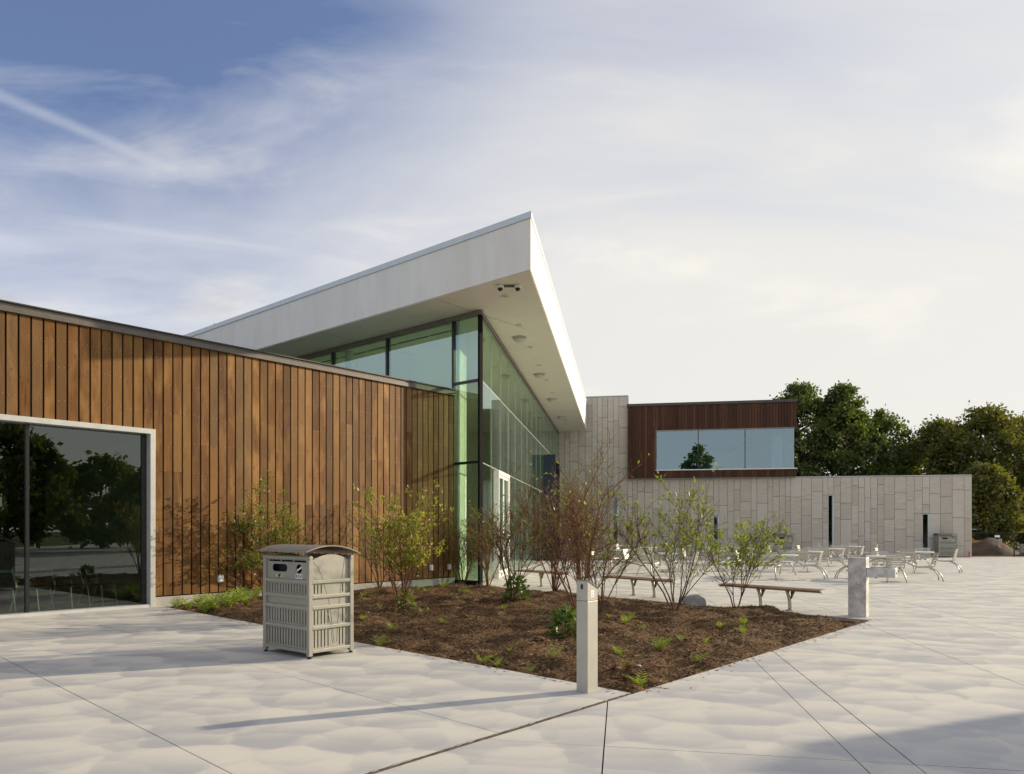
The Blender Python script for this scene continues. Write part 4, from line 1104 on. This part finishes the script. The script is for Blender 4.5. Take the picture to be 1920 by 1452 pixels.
FP = [(352, 1140), (372, 1134), (395, 1137), (418, 1130), (440, 1134), (455, 1126), (478, 1128), (405, 1145), (385, 1146), (430, 1143), (330, 1136), (462, 1140),
      (680, 1120), (700, 1116), (690, 1128), (712, 1206), (660, 1140), (785, 1108), (800, 1112), (830, 1107), (865, 1112), (875, 1118), (925, 1117), (712, 1150), (790, 1156), (830, 1172),
      (905, 1236), (930, 1242), (955, 1226), (993, 1252), (1035, 1240), (944, 1144), (1010, 1150), (1180, 1166), (1142, 1168), (1172, 1174),
      (1278, 1204), (1310, 1240), (1343, 1250), (1350, 1180), (1395, 1178), (1238, 1222), (1322, 1210), (1205, 1185), (1160, 1230), (1170, 1258), (735, 1180), (1395, 1190), (1200, 1280), (845, 1128), (680, 1172)]
for i, (u, v) in enumerate(FP):
    x, y = gp(u, v, .03)
    if not inside(np.array([[x, y]]))[0]: continue
    big = u < 480
    s_ = frng.uniform(1.4, 2.0) if big else frng.uniform(.5, 1.05)
    o = thing('fern', 'bright green fern at the foot of the timber wall left of the bin' if big else 'small young bright green fern in the mulch', 'fern', (x, y, soil_at(x, y) - .01), frng.uniform(0, 6), 'ferns at the foot of the timber wall' if big else 'young ferns dotted over the planting bed')
    o.matrix_basis = o.matrix_basis @ Matrix.Scale(s_, 4)
    link('fronds', FM[frng.randrange(2) if big else frng.randrange(4)], o)
RM = fern_mesh(50, 8, .16, 'red_plant')
for u, v in ((1165, 1272), (1178, 1262), (1208, 1268), (1150, 1262)):
    x, y = gp(u, v, .02); o = thing('red_seedling', 'low dark red seedling in the mulch behind the access post', 'plant', (x, y, soil_at(x, y) - .005), frng.uniform(0, 6), 'dark red seedlings')
    link('leaves', RM, o)

# boulder and stones
def stone(name, label, loc, sx, sy, sz, seed, sub=3, group=None, mat='rock'):
    bm = bmesh.new(); bmesh.ops.create_icosphere(bm, subdivisions=sub, radius=1); rg = random.Random(seed)
    ks = [(Vector((rg.gauss(0, 1), rg.gauss(0, 1), rg.gauss(0, 1))).normalized(), rg.uniform(.55, .9)) for _ in range(9)]
    for v in bm.verts:
        for n_, d_ in ks:
            e = v.co.dot(n_) - d_
            if e > 0: v.co -= n_ * e * .85
        v.co = Vector((v.co.x * sx, v.co.y * sy, v.co.z * sz)) * (1 + rg.uniform(-.015, .015))
    me = bpy.data.meshes.new(name); bm.to_mesh(me); bm.free(); me.materials.append(M[mat])
    return tag(link(name, me, None, loc), label, 'rock', group)
bx, by = gp(1302, 1140)
stone('boulder', 'grey boulder at the bed edge between the two benches', (bx, by, soil_at(bx, by) + .06), .24, .18, .21, 3)
for i, (u, v) in enumerate(((1068, 1228), (1197, 1256), (1462, 1188), (690, 1166))):
    x, y = gp(u, v); stone('pebble', 'small pale stone lying on the mulch', (x, y, soil_at(x, y) + .01), .035, .025, .018, 20 + i, 1, 'pale stones on the mulch', 'table_white' if i == 1 else 'rock')
for i, (u, v) in enumerate(((1515, 1152), (1578, 1160), (1088, 1138), (1012, 1216), (870, 1170))):
    x, y = gp(u, v); stone('soil_clod', 'dark clod of soil lying on the mulch', (x, y, soil_at(x, y) + .015), .09, .07, .045, 40 + i, 2, 'clods of soil on the mulch', 'mulch')

# ------------------------------------------------------------------ trees
def make_tree(label, loc, h, rx, mat, seed, leaves=9000, group='trees behind the stone wing', trunkfrac=.16, leaf=.15, name='tree', shape=1.0, rz=1.0, clumps=130):
    rg = np.random.default_rng(seed); pr = random.Random(seed)
    t = thing(name, label, 'tree', loc, pr.uniform(0, 6.28), group)
    mb = MB(); tr = h * .016 + .05
    top = Vector((pr.uniform(-.4, .4), pr.uniform(-.4, .4), h * .86))
    tp = [Vector((0, 0, -.2))] + [Vector((top.x * k + pr.gauss(0, .12), top.y * k + pr.gauss(0, .12), h * .86 * k)) for k in (.15, .35, .55, .75, 1)]
    mb.tube(tp, [tr * 1.25, tr, tr * .8, tr * .55, tr * .32, .03], 8)
    cz0 = h * trunkfrac; ch = h - cz0; cl = []
    for i in range(clumps):
        k = pr.uniform(.02, 1.0); a = pr.uniform(0, 6.283)
        prof = (math.sin(math.pi * min(1, (k * .86 + .14)) ** shape)) ** .75 * rx + .25
        rr = prof * pr.uniform(.35, 1.0) ** .55
        c = Vector((math.cos(a) * rr, math.sin(a) * rr, cz0 + ch * k * .96)); cl.append(c)
        if i % 2 == 0:
            zb = max(h * .10, c.z - rr * .75); j = Vector((top.x * zb / (h * .86), top.y * zb / (h * .86), min(zb, h * .8)))
            m_ = j.lerp(c, .5) + Vector((pr.gauss(0, .2), pr.gauss(0, .2), -.12 * rr))
            mb.tube([j, m_, c], [tr * .32, tr * .18, .015], 5, False)
    mb.obj('trunk', 'bark', t, smooth=True)
    per = int(leaves * 2.0) // clumps; pts = []; dirs = []
    for c in cl:
        n = int(per * pr.uniform(.5, 1.5)); s = pr.uniform(.5, 1.0) * rx * .27
        d = rg.normal(size=(n, 3)); d /= np.linalg.norm(d, axis=1)[:, None]
        r_ = rg.uniform(0, 1, n) ** .45
        # ragged: a handful of sprays leaving the clump
        p = np.array(c) + d * (r_ * s)[:, None] * np.array([1, 1, .75]) + rg.normal(0, .12, (n, 3))
        sp = rg.uniform(0, 1, n) < .18
        p[sp] += d[sp] * (rg.uniform(.2, .8, sp.sum()) * s)[:, None]
        pts.append(p); dirs.append(d)
    p = np.concatenate(pts); d = np.concatenate(dirs); n = len(p)
    a = d + rg.normal(0, .7, (n, 3)); a[:, 2] -= .15; a /= np.linalg.norm(a, axis=1)[:, None]
    b = np.cross(a, rg.normal(size=(n, 3))); b /= np.linalg.norm(b, axis=1)[:, None]
    s = (leaf * rg.uniform(.6, 1.35, n))[:, None]
    V = np.stack([p - a * s, p + b * s * .55, p + a * s, p - b * s * .55], 1)
    link('crown', np_quads('crown', V, mat), t)
    return t
def tpos(u, Y): return ((u - 880) / 1380 * Y, Y, -.15)
tA = make_tree('tall dense green tree rising right behind the timber box', tpos(1500, 62), 14.2, 3.4, 'leaf_tree', 1, 11000, shape=.9)
make_tree('tall pointed green tree behind the stone wall beside the timber box', tpos(1580, 60), 13.6, 3.0, 'leaf_tree', 2, 11000, shape=.85)
make_tree('green tree with sloping crown behind the middle of the stone wall', tpos(1645, 64), 12.2, 3.2, 'leaf_tree', 3, 9500)
make_tree('low dark tree behind the stone wall in the dip of the treeline', tpos(1700, 70), 9.8, 3.6, 'leaf_tree', 4, 8000)
make_tree('broad warm green tree behind the end of the stone wall', tpos(1760, 62), 11.0, 3.6, 'leaf_tree_warm', 5, 10000)
make_tree('large loose-crowned tree beyond the end of the stone wall', tpos(1845, 58), 11.3, 3.8, 'leaf_tree_warm', 6, 10000)
make_tree('wide warm green tree beyond the fence', tpos(1925, 60), 11.0, 4.0, 'leaf_tree_warm', 7, 9500)
make_tree('bushy low tree right beside the end of the stone wall', tpos(1845, 52), 6.2, 2.3, 'leaf_tree_warm', 8, 7000, trunkfrac=.05)
make_tree('dark shaded tree standing behind the loader', tpos(1885, 66), 8.5, 4.2, 'leaf_tree', 9, 7500, trunkfrac=.02)
make_tree('leafy tree behind the timber box, partly hidden by it', tpos(1455, 68), 13.0, 3.2, 'leaf_tree', 10, 8000)
make_tree('dark tree behind the fence at the edge of the clearing', tpos(1960, 70), 9.0, 4.5, 'leaf_tree', 12, 7500, trunkfrac=.02)
make_tree('dark low tree closing the gap behind the wall', tpos(1790, 74), 8.0, 4.2, 'leaf_tree', 13, 6500, trunkfrac=.02)
# the trees across the lawn that the windows mirror
for i, (x, y, h, r_) in enumerate(((31, -9, 9.5, 4.0), (24, -9, 7.5, 3.0), (40, -22, 11, 4.5), (44, -8, 8, 4.0), (36, 0, 6.5, 3.5), (9.5, -27, 14.6, 3.0), (52, -30, 10, 5), (-14, -44, 10, 4.5), (30, -48, 10, 5))):
    make_tree('tree on the lawn across from the building, mirrored in its windows', (x, y, -.15), h, r_, 'leaf_tree', 30 + i, 5200, 'trees mirrored in the windows', .12, .26, clumps=60)

# ------------------------------------------------------------------ far right: fence, loader, soil heap
fn = thing('chain_link_fence', 'dark wire fence with steel posts at the end of the stone wall', 'fence', (28.75, 42.75, 0), 0)
for i in range(7): MB().lathe([(.035, -.1), (.035, 1.42), (.01, 1.45)], 8, (i * 2.9, 0, 0)).obj('post', 'black', fn)
MB().tube([(0, 0, 1.38), (17.4, 0, 1.38)], .018, 6).obj('top_rail', 'black', fn)
MB().tube([(0, 0, .06), (17.4, 0, .06)], .018, 6).obj('bottom_rail', 'black', fn)
wm = MB()
for i in range(116):
    for s_ in (-1, 1):
        x = i * .15; wm.bar((x, 0, .06), (x + s_ * .66, 0, 1.38), .005, .005) if 0 <= x + s_ * .66 <= 17.4 else None
tag(wm.obj('wire_mesh', 'black', fn), kind='stuff')
MB().box(1.75, 2.05, -.03, -.022, 1.12, 1.24).obj('notice_plate', 'sticker_white', fn)
def heap(name, label, loc, rx, ry, h, seed):
    rg = np.random.default_rng(seed); nn = 36; mb = MB(); g_ = np.linspace(-1.15, 1.15, nn)
    wv = rg.uniform(-1, 1, (14, 4))
    for j in range(nn):
        for i in range(nn):
            x, y = g_[i], g_[j]; r2 = x * x + y * y; z = h * max(0, 1 - r2) ** .9
            z += .07 * h * sum(math.sin(a * 9 * x + b * 9 * y + c * 6) for a, b, c, _ in wv) * max(0, 1.1 - r2) * .5 + rg.normal(0, .012)
            mb.v.append((x * rx, y * ry, z if r2 < 1.2 else -.1))
    for j in range(nn - 1):
        for i in range(nn - 1): mb.f.append((j * nn + i, j * nn + i + 1, (j + 1) * nn + i + 1, (j + 1) * nn + i))
    return tag(mb.obj(name, 'dirt', None, loc, smooth=True), label, 'soil heap')
yard = MB(); yard.quad((28.6, 42.62, -.055), (75, 42.62, -.055), (75, 60, -.055), (28.6, 60, -.055))
tag(yard.obj('yard', 'dirt'), kind='structure')
heap('soil_heap', 'dark brown soil heap behind the wire fence', (33.0, 47.6, -.1), 2.4, 1.9, 1.0, 3)
heap('soil_heap', 'low brown soil ridge beside the marker post', (35.2, 45.2, -.1), 1.6, 1.0, .42, 5)
ld = thing('loader', 'small yellow and black loader parked behind the soil heap', 'vehicle', (34.3, 50.5, -.1), R(15))
MB().box(-.75, .75, -.5, .5, .35, .95).obj('body', 'machine_yellow', ld, bevel=.04)
for sx in (-1, 1):
    for yy in (-.55, .55):
        MB().lathe([(.16, -.11), (.30, -.10), (.31, 0), (.30, .10), (.16, .11)], 16).obj('wheel', 'rubber', ld, mw=parent_matrix(ld) @ Matrix.Translation((sx * .48, yy, .31)) @ Matrix.Rotation(math.pi / 2, 4, 'X'))
cb = MB()
for sx in (-.45, .35):
    for yy in (-.38, .38): cb.box(sx - .03, sx + .03, yy - .03, yy + .03, .952, 1.66)
cab = cb.obj('cab_frame', 'black', ld); MB().box(-.56, .46, -.45, .45, 1.662, 1.73).obj('cab_roof', 'white_plastic', ld, bevel=.02)
MB().box(-.42, .0, -.3, .3, .952, 1.25).obj('seat', 'rubber', ld)
for yy in (-.47, .47): MB().bar((-.6, yy, 1.15), (1.0, yy, .42), .07, .12).obj('lift_arm', 'machine_yellow', ld)
MB().hexa([(.95, -.6, .05), (1.4, -.6, .05), (1.4, .6, .05), (.95, .6, .05), (.9, -.6, .5), (1.05, -.6, .55), (1.05, .6, .55), (.9, .6, .5)]).obj('bucket', 'bracket', ld)
mp = thing('marker_post', 'short tan pipe post with a red stake behind the wire fence', 'post', (33.35, 46.3, -.06), 0)
MB().lathe([(.115, 0), (.115, .98), (.125, .985), (.125, 1.03), (.09, 1.045)], 16).obj('pipe', 'post_metal', mp)
MB().bar((.19, -.05, 0), (.15, -.05, .85), .035, .03).obj('stake', 'orange_paint', mp)
hy = thing('standpipe', 'small red standpipe beside the bin at the wall end', 'standpipe', (28.35, 41.75, 0), 0)
MB().lathe([(.05, 0), (.05, .02), (.025, .03), (.025, .26), (.035, .27), (.035, .31)], 10).obj('riser', 'red_paint', hy)
MB().tube([(-.08, 0, .2), (.08, 0, .2)], .02, 8).obj('outlet_arm', 'red_paint', hy)
gr = np.random.default_rng(2); n = 2600
gx = gr.uniform(35.2, 44, n); gy = gr.uniform(44.2, 46.4, n); gh = gr.uniform(.25, .75, n); ga = gr.uniform(0, 6.28, n)
b0 = np.column_stack([gx, gy, np.full(n, -.06)]); w_ = np.column_stack([np.cos(ga), np.sin(ga), np.zeros(n)]) * .022
tp = b0 + np.column_stack([gr.normal(0, .18, n), gr.normal(0, .18, n), gh])
tag(link('tall_grass', np_quads('tall_grass', np.stack([b0 - w_, b0 + w_, tp + w_ * .2, tp - w_ * .2], 1), 'tall_grass')), 'tall yellow-green grass growing behind the wire fence', 'grass', kind='stuff')
rw = MB().box(0, 12, 0, .2, -.1, .62); tag(rw.obj('retaining_wall', 'foundation', None, (36.3, 48.4, 0)), 'low grey concrete wall behind the tall grass', 'wall')

# stone wall added out of view at right to cast the paving's shadow
H_ = 5.0; k_ = H_ / math.tan(R(SUN_EL)); cx_, cy_ = 2.41 + sdx * k_, 5.33 + sdy * k_
gw = thing('shadow_caster_wall', 'unseen limestone pylon wall added to cast a shadow across the paving', 'wall', (cx_, cy_, 0), math.atan2(-.725, -.6888))
for i in range(5):
    for j in range(4): MB().box(0, .57, -.0, .5, 0, 1.225).obj('stone_panel', 'limestone', gw, (i * .58, 0, j * 1.238))
MB().box(-.03, 2.92, -.03, .53, 4.955, H_).obj('cap', 'foundation', gw)

# chairs inside the big window
def make_chair():
    t = thing('dining_chair', 'dining chair with thin chrome legs inside the big window', 'chair', (0, 0, 0), 0, 'dining chairs inside the big window')
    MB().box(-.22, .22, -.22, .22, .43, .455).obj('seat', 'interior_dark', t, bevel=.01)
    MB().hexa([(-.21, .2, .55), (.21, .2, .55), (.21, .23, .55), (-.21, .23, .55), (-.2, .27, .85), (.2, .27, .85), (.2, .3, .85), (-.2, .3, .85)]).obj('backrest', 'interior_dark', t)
    for sx in (-1, 1):
        MB().tube([(sx * .2, -.2, .43), (sx * .22, -.26, .0)], .013, 6).obj('leg', 'white_frame', t)
        MB().tube([(sx * .2, .28, .8), (sx * .2, .18, .43), (sx * .22, .32, .0)], .013, 6).obj('leg', 'white_frame', t)
    return t
ch = make_chair()
for i, (a, y, rz) in enumerate(((-.9, .75, .6), (.1, .75, .5), (.75, .8, .7), (1.4, .75, .45), (1.95, .85, .6))):
    w = WF @ Vector((a, y, .0125)); mat = Matrix.Translation(w) @ Matrix.Rotation(math.atan2(WD.y, WD.x) + rz, 4, 'Z')
    if i == 0: ch.matrix_basis = mat
    else: c = dup(ch, (0, 0, 0), 0); c.matrix_basis = mat
dt = thing('dining_table', 'dark dining table behind the chairs inside the big window', 'table', tuple(WF @ Vector((.8, 2.1, .0125))), math.atan2(WD.y, WD.x))
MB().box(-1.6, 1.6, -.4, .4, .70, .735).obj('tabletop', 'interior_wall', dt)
for sx in (-1.5, 1.5):
    for sy in (-.33, .33): MB().box(sx - .025, sx + .025, sy - .025, sy + .025, 0, .70).obj('leg', 'chrome', dt)
